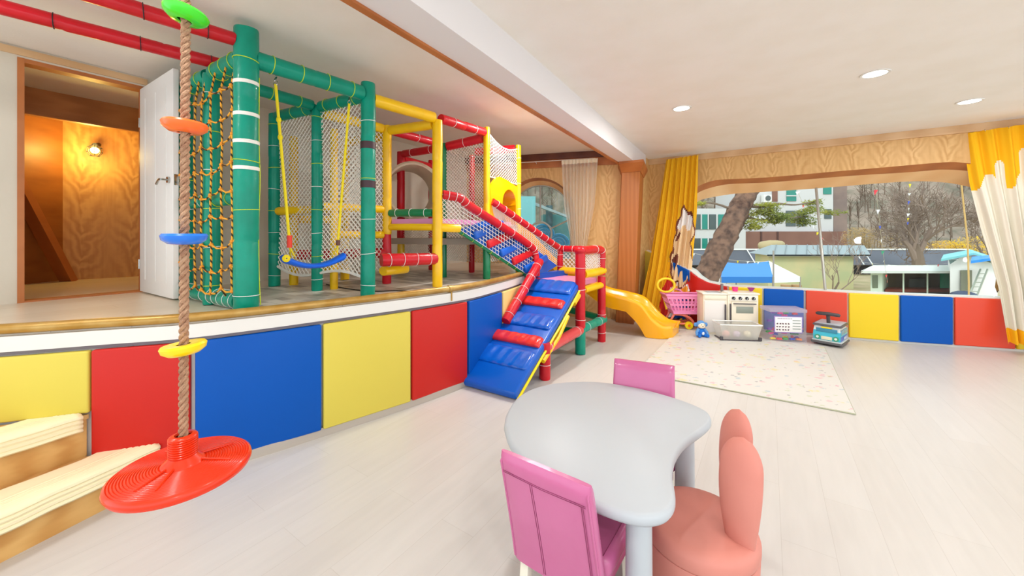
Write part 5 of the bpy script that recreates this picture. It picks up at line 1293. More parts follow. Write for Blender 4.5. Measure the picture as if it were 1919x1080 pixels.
for s_ in (-1, 1):
    mb = MB(); mb.ball(V((x+s_*.066, y+.005, MH+.155)), (.025, .012, .028)); obj('ear', mb, M_pl, hd_)
    mb = MB(); mb.ball(V((x+s_*.017, y-.054, MH+.164)), .0055); obj('eye', mb, M_black, hd_)
    mb = MB(); mb.tube([V((x+s_*.035, y-.01, MH+.10)), V((x+s_*.066, y-.022, MH+.06)), V((x+s_*.072, y-.045, MH+.022))], [.02, .018, .016], 12); obj('arm', mb, M_pl, K_)
    mb = MB(); mb.tube([V((x+s_*.03, y-.01, MH+.026)), V((x+s_*.05, y-.06, MH+.024)), V((x+s_*.055, y-.085, MH+.026))], [.026, .022, .018], 12); obj('leg', mb, M_pl2, K_)
mb = MB(); mb.ball(V((x-.002, y-.058, MH+.146)), (.007, .005, .005)); obj('nose', mb, M_black, hd_)
# pink shopping trolley
K_ = thing('toy_trolley', 'pink toy shopping trolley with latticed basket, coral frame and yellow wheels and handle', 'toy trolley', (2.5, 5.35, 0))
L_, MK = frame((2.21, 5.44, 0.0), (.56, -.03)); M_tp = mat('trolley_pink', (244, 150, 200), .35); M_tc = mat('trolley_coral', (240, 128, 106), .4)
bt = [L_(.10, .0, .225), L_(.50, .0, .225), L_(.50, .20, .225), L_(.10, .20, .225)]; tpp = [L_(-.02, -.05, .49), L_(.58, -.05, .49), L_(.56, .20, .49), L_(-.02, .20, .49)]
mb = MB(); mb.tube(tpp, .011, 8, closed=True); mb.tube(bt, .009, 8, closed=True); mb.face(bt)
def wall_(p, q, r_, s_, n):    # lattice side wall: solid bands with rows of slots
    for i in range(n):
        for (v0, v1) in ((0, .16), (.42, .54), (.80, 1)):
            a, b = (i)/n, (i+1)/n; S_ = lambda u, v: (p*(1-u)+q*u)*(1-v)+(s_*(1-u)+r_*u)*v
            mb.face([S_(a, v0), S_(b, v0), S_(b, v1), S_(a, v1)])
        for (v0, v1) in ((.16, .42), (.54, .80)):
            a = (i-.16)/n if i else 0; b = (i+.22)/n; S_ = lambda u, v: (p*(1-u)+q*u)*(1-v)+(s_*(1-u)+r_*u)*v
            mb.face([S_(max(0, a), v0), S_(b, v0), S_(b, v1), S_(max(0, a), v1)])
wall_(bt[0], bt[1], tpp[1], tpp[0], 10); wall_(bt[1], bt[2], tpp[2], tpp[1], 5); wall_(bt[2], bt[3], tpp[3], tpp[2], 10); wall_(bt[3], bt[0], tpp[0], tpp[3], 5)
o = obj('basket', mb, M_tp, K_, smooth=False); sd = o.modifiers.new('thick', 'SOLIDIFY'); sd.thickness = .005; sd.offset = 0
for y in (.02, .20):
    mb = MB(); mb.tube(bez([L_(.10, y, .215), L_(.24, y, .20), L_(.34, y, .15), L_(.40, y, .06)], 6), .019, 8); mb.tube(bez([L_(.12, y, .215), L_(.08, y, .15), L_(.05, y, .08)], 5), .016, 8); mb.tube([L_(.05, y, .075), L_(.38, y, .075)], .014, 8); obj('side_frame', mb, M_tc, K_)
mb = MB(); mb.prism([L_(.14, .02, .205), L_(.46, .02, .205), L_(.46, .20, .205), L_(.14, .2, .205)], .014); obj('tray', mb, M_tc, K_)
for x in (.06, .31):
    for y in (-.004, .224): mb = MB(); mb.tube([L_(x, y-.013, .057), L_(x, y+.013, .057)], .055, 20); w__ = obj('wheel', mb, M_yelpl, K_); mb = MB(); mb.tube([L_(x, y-.018, .057), L_(x, y+.018, .057)], .018, 12); obj('hub', mb, M_orange, w__)
mb = MB(); ov = [L_(.06+.125*math.cos(a*PI/12), .2, .60+.10*math.sin(a*PI/12)) for a in range(24)]; mb.tube(ov, .019, 10, closed=True); mb.tube(bez([L_(.06, .27, .50), L_(.06, .27, .40), L_(.08, .22, .24)], 4), .02, 10); obj('push_handle', mb, mat('trolley_yellow', (250, 214, 40), .3), K_)
mb = MB(); mb.tube(bez([L_(.12, .26, .49), L_(.18, .26, .53), L_(.26, .26, .53), L_(.32, .26, .49)], 6), .012, 8); obj('basket_grip', mb, M_tp, K_)

# ================================================================== curtains
def curtain(name, label, L_tab, R_tab, z0, z1, folds, amp, mats, pick, nrm_, nu=110, nv=90, seedv=0, cat='curtain', rings=None):
    """cloth hung in folds; tables give (v, px, depth) of the left and right edge"""
    def fn(u, v):
        lx, ld = interp(L_tab, v); rx_, rd = interp(R_tab, v); a = V((X(lx, ld), ld, 0)); b = V((X(rx_, rd), rd, 0))
        p = a*(1-u)+b*u; z = z0+(z1-z0)*v
        ph = folds*2*PI*(u+.025*math.sin(5*u+3*v+seedv))+.6*math.sin(v*2+seedv)
        return p+nrm_*(amp*(math.sin(ph)+.3*math.sin(2.3*ph+seedv))*(.55+.45*min(1, v*2)))+Z*(z+.006*math.sin(ph))
    R_ = thing(name, label, cat, fn(.5, 1)); mb = MB(); mb.grid(fn, nu, nv, pick); o = obj('cloth', mb, mats, R_, angle=80)
    for q in (rings or []):
        p = fn(q, .01)+Z*.02; k_ = MB(); k_.tube([p+Z*(.012*math.sin(a*PI/6))+nrm_*(.012*math.cos(a*PI/6)) for a in range(12)], .0025, 5, closed=True); obj('hook', k_, M_chrome, R_)
    return R_
M_cy = mat('curtain_yellow', (232, 176, 12), .85, bump=(200, .1)); M_cyb = mat('curtain_bright_yellow', (250, 190, 6), .85, bump=(200, .1)); M_cw = mat('curtain_cream', (236, 230, 214), .85, bump=(200, .1))
M_cbr = mat('curtain_brown', (112, 56, 40), .85); M_ctan = mat('curtain_tan', (228, 196, 150), .85); M_cre = mat('curtain_red', (206, 40, 32), .85); M_cor = mat('curtain_orange', (240, 160, 40), .85); M_cbl = mat('curtain_blue', (20, 90, 190), .85); M_cwh = mat('curtain_white', (236, 232, 228), .85)
def pickL(u, v):
    u += .03*math.sin(v*23)+.015*math.sin(v*61); v += .018*math.sin(u*29)
    e = lambda cu, cv, ru, rv: ((u-cu)/ru)**2+((v-cv)/rv)**2
    if v > .83 and u > .72: return 7 if v > .87 else 6
    if e(.60, .50, .035, .03) < 1 or e(.64, .66, .08, .032) < 1: return 2
    if e(.74, .50, .20, .15) < 1: return 3 if v > .46 else 5
    if e(.78, .68, .24, .13) < 1: return 3
    if e(.74, .50, .23, .17) < 1 or e(.77, .68, .27, .145) < 1: return 2
    if v > .78 and u > .45: return 4 if (u < .62 or v < .82) else 5
    return 0
curtain('yellow_curtain', 'gathered yellow curtain left of the big window, with cream and brown patches low down', [(0, 1249, 6.40), (.37, 1233, 6.36), (.7, 1216, 6.28), (.91, 1203, 6.2), (1, 1197, 6.15)],
        [(0, 1309, 6.02), (.37, 1306, 5.98), (.7, 1297, 5.85), (.91, 1290, 5.68), (1, 1286, 5.62)], 2.615, .10, 7, .032, [M_cy, M_cyb, M_cbr, M_ctan, M_cre, M_cwh, M_cor, M_cbl], pickL, N_B, seedv=1, rings=[.05, .3, .55, .8, .97])
def pickR(u, v):
    if v > .94: return 1
    s_ = .255+.04*math.sin(u*19+1)
    if ((u-.30)/.05)**2+max(0, (.19-v)/.04)**2 < 1: s_ = .12
    if ((u-.52)/.035)**2+max(0, (.15-v)/.04)**2 < 1: s_ = .08
    if ((u-.80)/.07)**2+((v-.5)/.06)**2 < 1: return 2
    if ((u-.72)/.012)**2+((v-.46)/.10)**2 < 1: return 3
    return 1 if v < s_ else 0
curtain('patterned_curtain', 'white curtain with a dripping yellow top and yellow hem at the right edge', [(0, 1805, 4.70), (.25, 1818, 4.64), (.5, 1841, 4.55), (.75, 1868, 4.42), (1, 1886, 4.30)],
        [(0, 2035, 3.98), (.5, 2035, 3.92), (1, 2040, 3.86)], 2.60, .13, 7, .04, [M_cw, M_cyb, mat('curtain_grey_patch', (70, 64, 66), .85), M_black], pickR, N_B, nu=160, nv=110, seedv=2, rings=[.03, .2, .4, .6])
M_lace = sheer('lace', (244, 238, 226), .62)
curtain('sheer_curtain', 'thin white sheer curtain drawn to the right of the arched window', [(0, 1053, 6.16), (.45, 1058, 6.14), (.8, 1070, 6.10), (1, 1074, 6.08)],
        [(0, 1121, 5.95), (.45, 1115, 5.98), (.8, 1102, 6.02), (1, 1096, 6.04)], 2.55, .92, 9, .022, [M_lace, mat('lace_head', (238, 228, 204), .9)], lambda u, v: 1 if v < .045 else 0, FN, nu=120, nv=50, seedv=4)
rd = thing('curtain_rod', 'thin white curtain rod above the arched window', 'curtain rod', fw(.2, 2.54, -.1))
obj('rod', MB().tube([fw(-.75, 2.555, -.10), fw(1.22, 2.57, -.10)], .007, 8), M_white, rd)
for u in (-.6, .28, 1.15): obj('bracket', MB().tube([fw(u, 2.56, -.10), fw(u, 2.54, .0)], .006, 6), M_white, rd)

# ================================================================== outdoors, seen through the windows
G = -2.5
M_ground = mat('sandy_ground', (178, 158, 122), .9, vary=((150, 140, 96), .8), bump=(8, .3))
mb = MB(); mb.prism([(-30, 8.2, G-.3), (-2, 7.9, G-.3), (3, 7.9, G-.3), (8, 5.2, G-.3), (14, 3, G-.3), (90, 3, G-.3), (120, 95, G-.3), (-50, 95, G-.3)], .3)
o = struct('ground_yard', mb, M_ground, smooth=False)
# hillside with bare brown woodland
M_hill = mat('wooded_hill', (150, 132, 116), .95, vary=((106, 100, 84), .35), bump=(3, .8))
hillp = lambda u, v: V((-60+200*u, 62+30*v+10*math.sin(u*4)+.5*noise.noise(V((u*30, v*12, 0))), G+v*62*(.62+.38*math.sin(1.2+u*5.5))+.7*noise.noise(V((u*40, v*18, 5)))))
mb = MB(); mb.grid(hillp, 130, 46); struct('ground_hill', mb, M_hill)
def spray(c, r, n, size, m_mb, flat=0.0, seed=0):
    """loose leaf cloud: many small tilted blades inside an ellipsoid"""
    rnd = random.Random(seed)
    for _ in range(n):
        while True:
            p = V((rnd.uniform(-1, 1), rnd.uniform(-1, 1), rnd.uniform(-1, 1)))
            if p.length <= 1: break
        q = V(c)+V((p.x*r[0], p.y*r[1], p.z*r[2])); a = V((rnd.uniform(-1, 1), rnd.uniform(-1, 1), rnd.uniform(-.6, 1))).normalized()*size*rnd.uniform(.6, 1.3); b = a.orthogonal().normalized()*size*.16
        m_mb.face([q-b, q+b, q+a])
# big bare tree
def bare_tree(mb, base, h, r, seed, depth=6, spread=.62, first=.32, nb=(2, 4), up=.25, lean=V((0, 0, 1)), minr=.008, trunk_mb=None):
    rnd = random.Random(seed)
    def grow(p, d, L, r_, k, m_):
        n = 4; pts = [p]; rad = [r_]; q = p; dd = d
        for i in range(n):
            dd = (dd+V((rnd.uniform(-1, 1), rnd.uniform(-1, 1), rnd.uniform(-.5, .8)))*.13).normalized(); q = q+dd*L/n; pts.append(q); rad.append(max(minr, r_*(1-.45*(i+1)/n)))
        m_.tube(pts, rad, 7 if k > 3 else 3 if k < 3 else 5, caps=False)
        if k == 0: return
        for _ in range(rnd.randint(*nb)):
            i = rnd.randint(2, n); ang_ = rnd.uniform(0, 2*PI); o_ = dd.orthogonal().normalized(); o2 = dd.cross(o_)
            nd = (dd+(o_*math.cos(ang_)+o2*math.sin(ang_))*spread*rnd.uniform(.7, 1.4)+V((0, 0, up))).normalized()
            grow(pts[i], nd, L*rnd.uniform(.62, .86), max(minr, rad[i]*.66), k-1, mb)
    grow(V(base), lean, h*first, r, depth, trunk_mb or mb)
M_bark = mat('grey_bark', (122, 104, 88), .95, bump=(20, .6)); M_twig = mat('brown_twigs', (140, 120, 106), .95)
b = P(1722, 520, 30); b.z = G
T_ = thing('bare_tree', 'large leafless spreading tree outside the right half of the window', 'tree', b)
tm, bm_ = MB(), MB(); bare_tree(bm_, b, 10.2, .50, 5, depth=6, spread=.8, first=.30, nb=(3, 4), up=.14, minr=.016, trunk_mb=tm); obj('trunk', tm, M_bark, T_); obj('branches', bm_, M_twig, T_)
b = P(1556, 560, 19); b.z = G
T_ = thing('small_bare_tree', 'small leafless tree beside the window mullion in front of the beige shed', 'tree', b)
tm, bm_ = MB(), MB(); bare_tree(bm_, b, 5.2, .07, 9, depth=5, spread=.6, first=.30, nb=(2, 3), up=.2, minr=.006, trunk_mb=tm); obj('trunk', tm, M_bark, T_); obj('branches', bm_, M_twig, T_)
b = P(1860, 470, 33); b.z = G
T_ = thing('bare_tree', 'leafless tree partly hidden behind the patterned curtain', 'tree', b)
tm, bm_ = MB(), MB(); bare_tree(bm_, b, 8, .3, 21, depth=5, spread=.7, first=.3, nb=(2, 4), minr=.015, trunk_mb=tm); obj('trunk', tm, M_bark, T_); obj('branches', bm_, M_twig, T_)
# woods on the hill: rows of thin brown trees, one object of countless stems
mb = MB(); rnd = random.Random(2)
for k in range(420):
    u, v = rnd.uniform(.25, .95), rnd.uniform(.02, .75); p = hillp(u, v); h = rnd.uniform(3, 6)
    mb.tube([p, p+V((rnd.uniform(-.4, .4), 0, h))], [.09, .03], 3, caps=False)
    for _ in range(10):
        a = rnd.uniform(.3, .95); q = p+Z*h*a; e_ = q+V((rnd.uniform(-1.5, 1.5), rnd.uniform(-1, 1), rnd.uniform(.4, 1.8))); mb.tube([q, e_], [.05, .015], 3, caps=False)
o = obj('hill_woods', mb, mat('hill_stems', (112, 94, 80), .95)); tag(o, 'mass of thin leafless trees covering the hillside behind the yard', 'trees', kind='stuff')
for k, (px, py, d, rx_, rz_, rgb, lab) in enumerate(((1830, 455, 40, 3.0, 1.1, (226, 184, 40), 'yellow flowering bushes behind the dark fence, near the patterned curtain'), (1770, 458, 41, 2.2, .8, (214, 170, 50), 'yellow flowering bush behind the dark fence, right of the big bare tree'),
        (1640, 445, 44, 3.2, 1.7, (150, 120, 70), 'brown scrubby bush behind the fence, left of the big bare tree'), (1610, 440, 46, 2, 1.4, (172, 140, 84), 'tan scrubby bush beside the grey-brown tower'))):
    p = P(px, py, d); R_ = thing('yard_bush', lab, 'bush', (p.x, p.y, G)); mb = MB(); spray(p-Z*.4, (rx_, 1.2, rz_), 1500, .22, mb, seed=k); obj('foliage', mb, mat('bush_%d%d%d' % rgb, rgb, .9), R_, smooth=False)
    mb = MB()
    for s_ in range(7): mb.tube([V((p.x+(s_-3)*.2, p.y, G)), p+V(((s_-3)*rx_*.25, 0, -.3))], [.06, .02], 5, caps=False)
    obj('stems', mb, M_bark, R_)
# leaning pine close to the window
pb = P(1296, 600, 9.0); pb = V((pb.x-.75, 9.0, G)); ptz = [pb, P(1306, 560, 9.1), P(1338, 490, 9.1), P(1372, 420, 9.2), P(1394, 375, 9.3), P(1418, 330, 9.4), P(1450, 250, 9.6)]
T_ = thing('leaning_pine', 'thick leaning pine trunk with rough bark just outside the left half of the window', 'tree', pb)
q = bez(ptz, 10); rr = [.30-.11*i/len(q)+.012*math.sin(i*1.7) for i in range(len(q))]; mb = MB(); mb.tube(q, rr, 22)
mb.v = [p+V((noise.noise(p*9), noise.noise(p*9+V((5, 0, 0))), 0))*.05 for p in mb.v]
obj('trunk', mb, mat('pine_bark', (128, 96, 78), .95, bump=(16, 1.0), vary=((74, 54, 46), 7)), T_)
M_needle = mat('pine_needles', (150, 146, 44), .9, vary=((96, 110, 36), 2))
brs = []
def branch(pts, r): 
    mb = MB(); qq = bez(pts, 6); mb.tube(qq, [r*(1-.7*i/len(qq)) for i in range(len(qq))], 7); obj('branch', mb, M_bark, T_)
branch([P(1388, 385, 9.25), P(1425, 388, 9.2), P(1455, 382, 9.1), P(1490, 384, 9.0), P(1528, 378, 9.0)], .04)
branch([P(1380, 400, 9.25), P(1420, 412, 9.2), P(1465, 410, 9.1), P(1520, 405, 9.0)], .035)
branch([P(1376, 395, 9.25), P(1352, 385, 9.3), P(1325, 380, 9.3), P(1290, 388, 9.3)], .035)
for k, (px, py, rx_, rz_, n_s) in enumerate(((1428, 398, .42, .16, 900), (1452, 414, .40, .16, 800), (1408, 420, .30, .13, 500), (1512, 398, .30, .13, 500), (1500, 416, .24, .10, 400), (1524, 380, .22, .06, 220), (1436, 386, .28, .08, 260), (1310, 384, .3, .07, 260), (1552, 398, .20, .10, 200))):
    mb = MB(); c = P(px, py, 9.1); 
    for q_ in range(5): spray(c+V((random.uniform(-.6, .6)*rx_, random.uniform(-.2, .2), random.uniform(-.6, .6)*rz_)), (rx_*.55, .3, rz_*.6), n_s//5, .085, mb, seed=k*7+q_)
    obj('needle_cluster', mb, M_needle, T_, smooth=False)
# blue and white event tents
M_tb = mat('tent_blue', (50, 124, 196), .6, bump=(3, .3)); M_tw = mat('tent_white', (238, 238, 234), .6, bump=(3, .3))
def tent(name, label, fl, fr_, br_, bl_, peak0, peak1, mats):
    R_ = thing(name, label, 'tent', ((fl+fr_)/2).to_tuple()[:2]+(G,))
    def roof(u, v, a, b, c, d): return (a*(1-u)+b*u)*(1-v)+(d*(1-u)+c*u)*v-Z*.10*math.sin(PI*u)*(1-.0*v)*(.3+.7*v)
    mb = MB(); mb.grid(lambda u, v: roof(u, v, fl, fr_, peak1, peak0), 12, 6); o = obj('roof_panel', mb, mats[0], R_)
    mb = MB(); mb.grid(lambda u, v: roof(u, v, fr_, br_, peak1, peak1), 10, 6); obj('roof_panel', mb, mats[1], R_)
    mb = MB(); mb.grid(lambda u, v: roof(u, v, br_, bl_, peak0, peak1), 10, 6); mb.grid(lambda u, v: roof(u, v, bl_, fl, peak0, peak0), 10, 6); obj('roof_panel', mb, mats[2], R_)
    for a, b, m in ((fl, fr_, mats[3]), (fr_, br_, mats[1])):
        mb = MB(); mb.prism([a, b, b+V((0, .02, 0)), a+V((0, .02, 0))], -.24); obj('valance', mb, m, R_)
    for p in (fl, fr_, br_, bl_): obj('pole', MB().tube([V((p.x, p.y, G)), p], .03, 8), mat('tent_pole', (150, 140, 130), .4), R_)
tent('blue_tent', 'event tent with blue roof and white right side, outside behind the toy kitchen', P(1351, 519, 15), P(1449, 519, 15), P(1500, 519, 17.5)+V((0, 0, -.0)), P(1380, 515, 18.2), P(1357, 491, 16.4), P(1441, 489, 16.4), [M_tb, M_tw, M_tw, mat('tent_valance', (24, 112, 190), .6)])
a_ = P(1312, 528, 19); tent('white_tent', 'white event tent behind the leaning pine, left of the blue tent', P(1300, 527, 18.5), P(1352, 524, 18.8), P(1362, 520, 21), P(1316, 520, 21), P(1335, 500, 19.8), P(1342, 500, 19.8), [M_tw]*4)
# beige shed with a grey roof
M_sh = mat('shed_cream', (204, 190, 142), .8, vary=((180, 184, 138), .6)); M_rf = mat('shed_roof', (140, 150, 150), .5, metal=.2)
a, b = P(1440, 478, 27), P(1600, 478, 27); R_ = thing('garden_shed', 'long beige shed with a grey metal roof behind the small bare tree', 'shed', (a.x, 27, G))
mb = MB(); mb.prism([V((a.x, 27, G)), V((b.x, 27, G)), V((b.x+1.0, 30, G)), V((a.x+1.0, 30, G))], -.1-G); obj('wall', mb, M_sh, R_, smooth=False)
mb = MB(); r0, r1 = P(1446, 459, 28.4), P(1620, 460, 28.4); mb.prism([a+V((-.3, -.35, -.05)), b+V((.9, -.35, -.05)), b+V((.9, -.35, .03)), a+V((-.3, -.35, .03))], .01)
mb.add([a+V((-.3, -.35, 0)), b+V((.9, -.35, 0)), r1, r0, a+V((.6, 3.2, 0)), b+V((1.8, 3.2, 0)), a+V((-.3, -.35, -.07)), b+V((.9, -.35, -.07))], [(0, 1, 2, 3), (3, 2, 5, 4), (6, 7, 1, 0), (0, 3, 4), (1, 5, 2)]); obj('roof', mb, M_rf, R_, smooth=False)
mb = MB()
for k in range(9): u = (k+.5)/9; mb.tube([a*(1-u)+b*u+V((-.2+.8*u, -.36, .03)), r0*(1-u)+r1*u+Z*.03], .03, 4)
obj('roof_seams', mb, mat('roof_seam', (112, 120, 122), .5), R_)
mb = MB(); a2 = P(1452, 459, 31); mb.ball(P(1446, 462, 31), (1.0, .8, .55)); mb.v = [p+V((0, 0, .2*noise.noise(p*1.3))) for p in mb.v]; t_ = obj('thatch_mound', mb, mat('thatch', (176, 156, 116), .95, bump=(9, .8))); tag(t_, 'rounded straw-coloured thatch heap showing above the left end of the shed roof', 'thatch')
# dark long roofed fence
M_dkf = mat('dark_sheet', (88, 90, 98), .7, vary=((76, 78, 86), .3)); M_blk = mat('black_sheet', (44, 42, 46), .8)
R_ = thing('dark_stall', 'long low stall with a dark grey sheet roof behind the yard', 'stall', (16, 37, G)); x0, x1 = X(1215, 37), X(1850, 37)
mb = MB(); mb.add([V((x0, 36.4, -1.55)), V((x1, 36.4, -1.55)), V((x1, 38.5, -.2)), V((x0, 38.5, -.2))], [(0, 1, 2, 3)]); o = obj('roof', mb, M_dkf, R_, smooth=False); sd = o.modifiers.new('t', 'SOLIDIFY'); sd.thickness = .08
mb = MB(); mb.prism([V((x0, 36.9, G)), V((x1, 36.9, G)), V((x1, 38.4, G)), V((x0, 38.4, G))], .85); obj('wall', mb, M_blk, R_, smooth=False)
mb = MB(); mb.prism([V((x0, 38.4, -.22)), V((x1, 38.4, -.22)), V((x1, 38.8, -.22)), V((x0, 38.8, -.22))], .14); obj('ridge', mb, M_white, R_, smooth=False)
for px in (1416, 1433, 1618, 1634): obj('brace', MB().tube([V((X(px, 36.3), 36.2, -1.5)), V((X(px-14, 38), 38.2, -.1))], .05, 5), M_white, R_)
# white building far behind, brown wing and tower
R_ = thing('white_building', 'white apartment block with green windows and a brown ground floor', 'building', (30, 56, G))
M_bw = mat('facade_white', (200, 197, 194), .8); M_gw = mat('green_window', (20, 128, 112), .2); M_dw = mat('dark_window', (70, 82, 80), .2); M_br = mat('facade_brown', (132, 92, 78), .8, vary=((120, 82, 70), .5))
def bq(px0, px1, py0, py1, d, th, nm, m, par=R_):
    a, b = P(px0, py1, d), P(px1, py0, d); mb = MB(); mb.add([V((x, y, z)) for x in (a.x, b.x) for y in (d, d+th) for z in (a.z, b.z)], [(0, 1, 3, 2), (4, 6, 7, 5), (0, 4, 5, 1), (2, 3, 7, 6), (0, 2, 6, 4), (1, 5, 7, 3)]); return obj(nm, mb, m, par, smooth=False)
bq(1230, 1398, 391, 485, 54, 8, 'wing', M_bw); bq(1396, 1562, 240, 485, 56, 8, 'wall', M_bw)
bq(1388, 1588, 434, 490, 55, .9, 'ground_floor', M_br)
for px in (1426, 1457): bq(px, px+3, 434, 490, 54.9, .1, 'pilaster', mat('facade_dark', (84, 54, 48), .8))
for y0, y1 in ((402, 430), (447, 473)):
    for k, px in enumerate((1284, 1301, 1314, 1330, 1347)): w_ = bq(px, px+15-(k % 2)*2, y0, y1, 53.9, .1, 'window', M_gw if k % 2 == 0 else M_dw); bq(px+13, px+15, y0, y1, 53.8, .1, 'frame', M_bw, w_)
for (x0_, x1_, y0, y1, m) in ((1475, 1493, 355, 377, M_gw), (1474, 1492, 395, 424, M_dw), (1494, 1511, 395, 424, M_dw), (1544, 1559, 351, 364, M_gw), (1546, 1559, 392, 410, M_dw), (1448, 1458, 350, 378, M_br), (1400, 1412, 355, 380, M_dw)): w_ = bq(x0_, x1_, y0, y1, 55.9, .1, 'window', m)
bq(1475, 1493, 366, 368, 55.8, .1, 'frame', M_bw, w_)
ac = thing('air_conditioner', 'white outdoor air conditioner unit high on the white building', 'air conditioner', P(1440, 379, 55.2)); bq(1432, 1447, 365, 379, 55.2, .6, 'casing', M_white, ac); mb = MB(); c = P(1440, 371.5, 55.15); mb.tube([c, c+V((0, -.05, 0))], .38, 16); obj('fan_grille', mb, M_dw, ac)
R2 = thing('brown_tower', 'tall grey-brown building right of the white apartment block', 'building', (33, 57, G)); bq(1563, 1588, 240, 490, 56, 8, 'wall', mat('tower_brown', (140, 118, 108), .85, vary=((122, 104, 98), .4)), R2)
# kiosk with a flat white roof
R_ = thing('open_kiosk', 'open-fronted kiosk with a flat white roof under the big bare tree', 'kiosk', (19, 20, G)); d = 20.0
M_kg = mat('kiosk_green_white', (206, 218, 196), .7); M_kd = mat('kiosk_inside', (92, 78, 66), .85)
def kq(px0, px1, y0, y1, z0, z1, nm, m, par=R_): mb = MB(); a, b = X(px0, d), X(px1, d); mb.add([V((x+(y-d)*1.12, y, z)) for x in (a, b) for y in (y0, y1) for z in (z0, z1)], [(0, 1, 3, 2), (4, 6, 7, 5), (0, 4, 5, 1), (2, 3, 7, 6), (0, 2, 6, 4), (1, 5, 7, 3)]); return obj(nm, mb, m, par, smooth=False)
kq(1618, 1793, 19.4, 23, -.62, -.5, 'roof', mat('kiosk_roof', (204, 206, 196), .7)); w_ = kq(1632, 1654, 20, 22.6, G, -.62, 'side_room', M_kg); kq(1636, 1646, 19.97, 20.02, -1.45, -.78, 'window', mat('kiosk_window', (110, 120, 96), .3), w_)
kq(1654, 1786, 22.4, 22.6, G, -.62, 'back_wall', mat('kiosk_back', (150, 134, 108), .8)); 
for px in (1692, 1737, 1784): kq(px, px+3, 20, 20.1, G, -.62, 'post', M_kg)
kq(1656, 1784, 20.6, 21.4, -1.75, -1.62, 'counter', mat('kiosk_counter', (150, 70, 54), .7)); kq(1656, 1784, 20.6, 21.4, G, -1.75, 'counter_front', M_kd)
kq(1700, 1732, 21.5, 22.2, -1.62, -1.15, 'crate_stack', mat('crate_grey', (96, 104, 100), .8)); kq(1762, 1780, 20.3, 20.4, -1.5, -.72, 'green_curtain', mat('kiosk_curtain', (20, 140, 110), .6))
# white hut with teal roof at the right, blue tarpaulin, ladder, bin
R_ = thing('white_hut', 'small white hut with a pale teal gable roof at the right end of the yard', 'hut', (22, 19, G)); d = 19.0
kq(1781, 1870, 19, 23, G, -.12, 'wall', M_white, R_); 
g0, g1, gp, gb = P(1764, 486, 18.6), P(1880, 492, 18.6), P(1826, 474, 18.6), V((5.0, 4.3, 0))
mb = MB(); mb.add([g0, gp, g1, g0+gb, gp+gb, g1+gb, g0-Z*.1, gp-Z*.1, g1-Z*.1], [(0, 1, 4, 3), (1, 2, 5, 4), (0, 1, 7, 6), (1, 2, 8, 7)]); o = obj('roof', mb, mat('hut_roof', (120, 190, 190), .6), R_, smooth=False)
mb = MB(); mb.face([V((X(1781, 19), 18.99, -.12)), V((X(1865, 19), 18.99, -.12)), gp+V((0, .39, -.1))]); obj('gable', mb, M_white, R_, smooth=False)
kq(1801, 1822, 18.93, 19.02, -1.45, -.42, 'window', mat('hut_window', (128, 128, 104), .3), R_)
mb = MB(); mb.prism([P(1820, 494, 17.5), P(1862, 488, 17.5), P(1862, 482, 18.4), P(1822, 486, 18.4)], .12); obj('tarpaulin', mb, mat('tarp_blue', (0, 130, 220), .5), R_, smooth=False)
R_ = thing('ladder', 'metal ladder leaning against the white hut', 'ladder', (20, 17.6, G)); 
la, lb_ = V((X(1797, 17.2), 17.2, G)), P(1838, 505, 18.6); sd_ = V((.38, 0, 0))
for s_ in (0, 1): obj('rail', MB().bar(la+sd_*s_, lb_+sd_*s_*.9, .05, .07), mat('ladder_metal', (176, 178, 160), .4, metal=.5), R_, smooth=False)
for k in range(1, 11): u = k/11; obj('rung', MB().tube([la+(lb_-la)*u, la+(lb_-la)*u+sd_*(1-.1*u)], .022, 6), MATS['ladder_metal'], R_)
mb = MB(); c = V((X(1807, 17.8), 17.8, G)); mb.lathe(c, [(.36, 0), (.42, 1.0), (.44, 1.05), (.38, 1.12), (.2, 1.2), (.01, 1.22)], 20); tag(obj('storage_barrel', mb, mat('barrel_navy', (44, 58, 84), .5)), 'dark blue covered barrel beside the ladder', 'barrel')
# log seats and a cut tree in the yard
for k, (px, lab) in enumerate(((1473, 'upright wooden log post in the yard, left of the pair'), (1493, 'upright wooden log post in the yard, right of the pair'))):
    c = P(px, 540, 22); mb = MB(); mb.lathe(V((c.x, 22, G)), [(.26, 0), (.24, .5), (.25, .95), (.01, .96)], 12); tag(obj('log_post', mb, mat('log', (170, 132, 90), .9, bump=(14, .5))), lab, 'log', 'log posts in the yard')
# strings of little flags
rnd = random.Random(8); FC = [(238, 238, 236), (226, 60, 70), (240, 214, 40), (70, 90, 190), (238, 238, 236), (60, 150, 110)]
def bunting(label, a, b, n, sag, size, skip=()):
    R_ = thing('bunting_string', label, 'bunting', a); f = lambda t: a*(1-t)+b*t-Z*sag*4*t*(1-t)
    obj('cord', MB().tube([f(i/24) for i in range(25)], .006, 4), mat('bunting_cord', (210, 200, 180), .8), R_)
    for k in range(n):
        p = f((k+.5)/n); w = size*rnd.uniform(.7, 1.2); h = size*rnd.uniform(.8, 1.5); rgb = FC[rnd.randrange(len(FC))]; tw = rnd.uniform(-1, 1); dv = V((math.cos(tw), math.sin(tw), 0))
        mb = MB(); mb.add([p-dv*w/2, p+dv*w/2, p+V((rnd.uniform(-.3, .3)*w, .02, -h))], [(0, 1, 2)]); o = obj('flag', mb, mat('flag_%d%d%d' % rgb, rgb, .7), R_, smooth=False); s_ = o.modifiers.new('t', 'SOLIDIFY'); s_.thickness = .004
bunting('string of little flags falling from the window head towards the kiosk', P(1640, 335, 11), P(1664, 530, 19), 9, .25, .11)
bunting('string of little flags hanging in front of the big bare tree', P(1706, 335, 12), P(1702, 420, 17), 7, .1, .09)
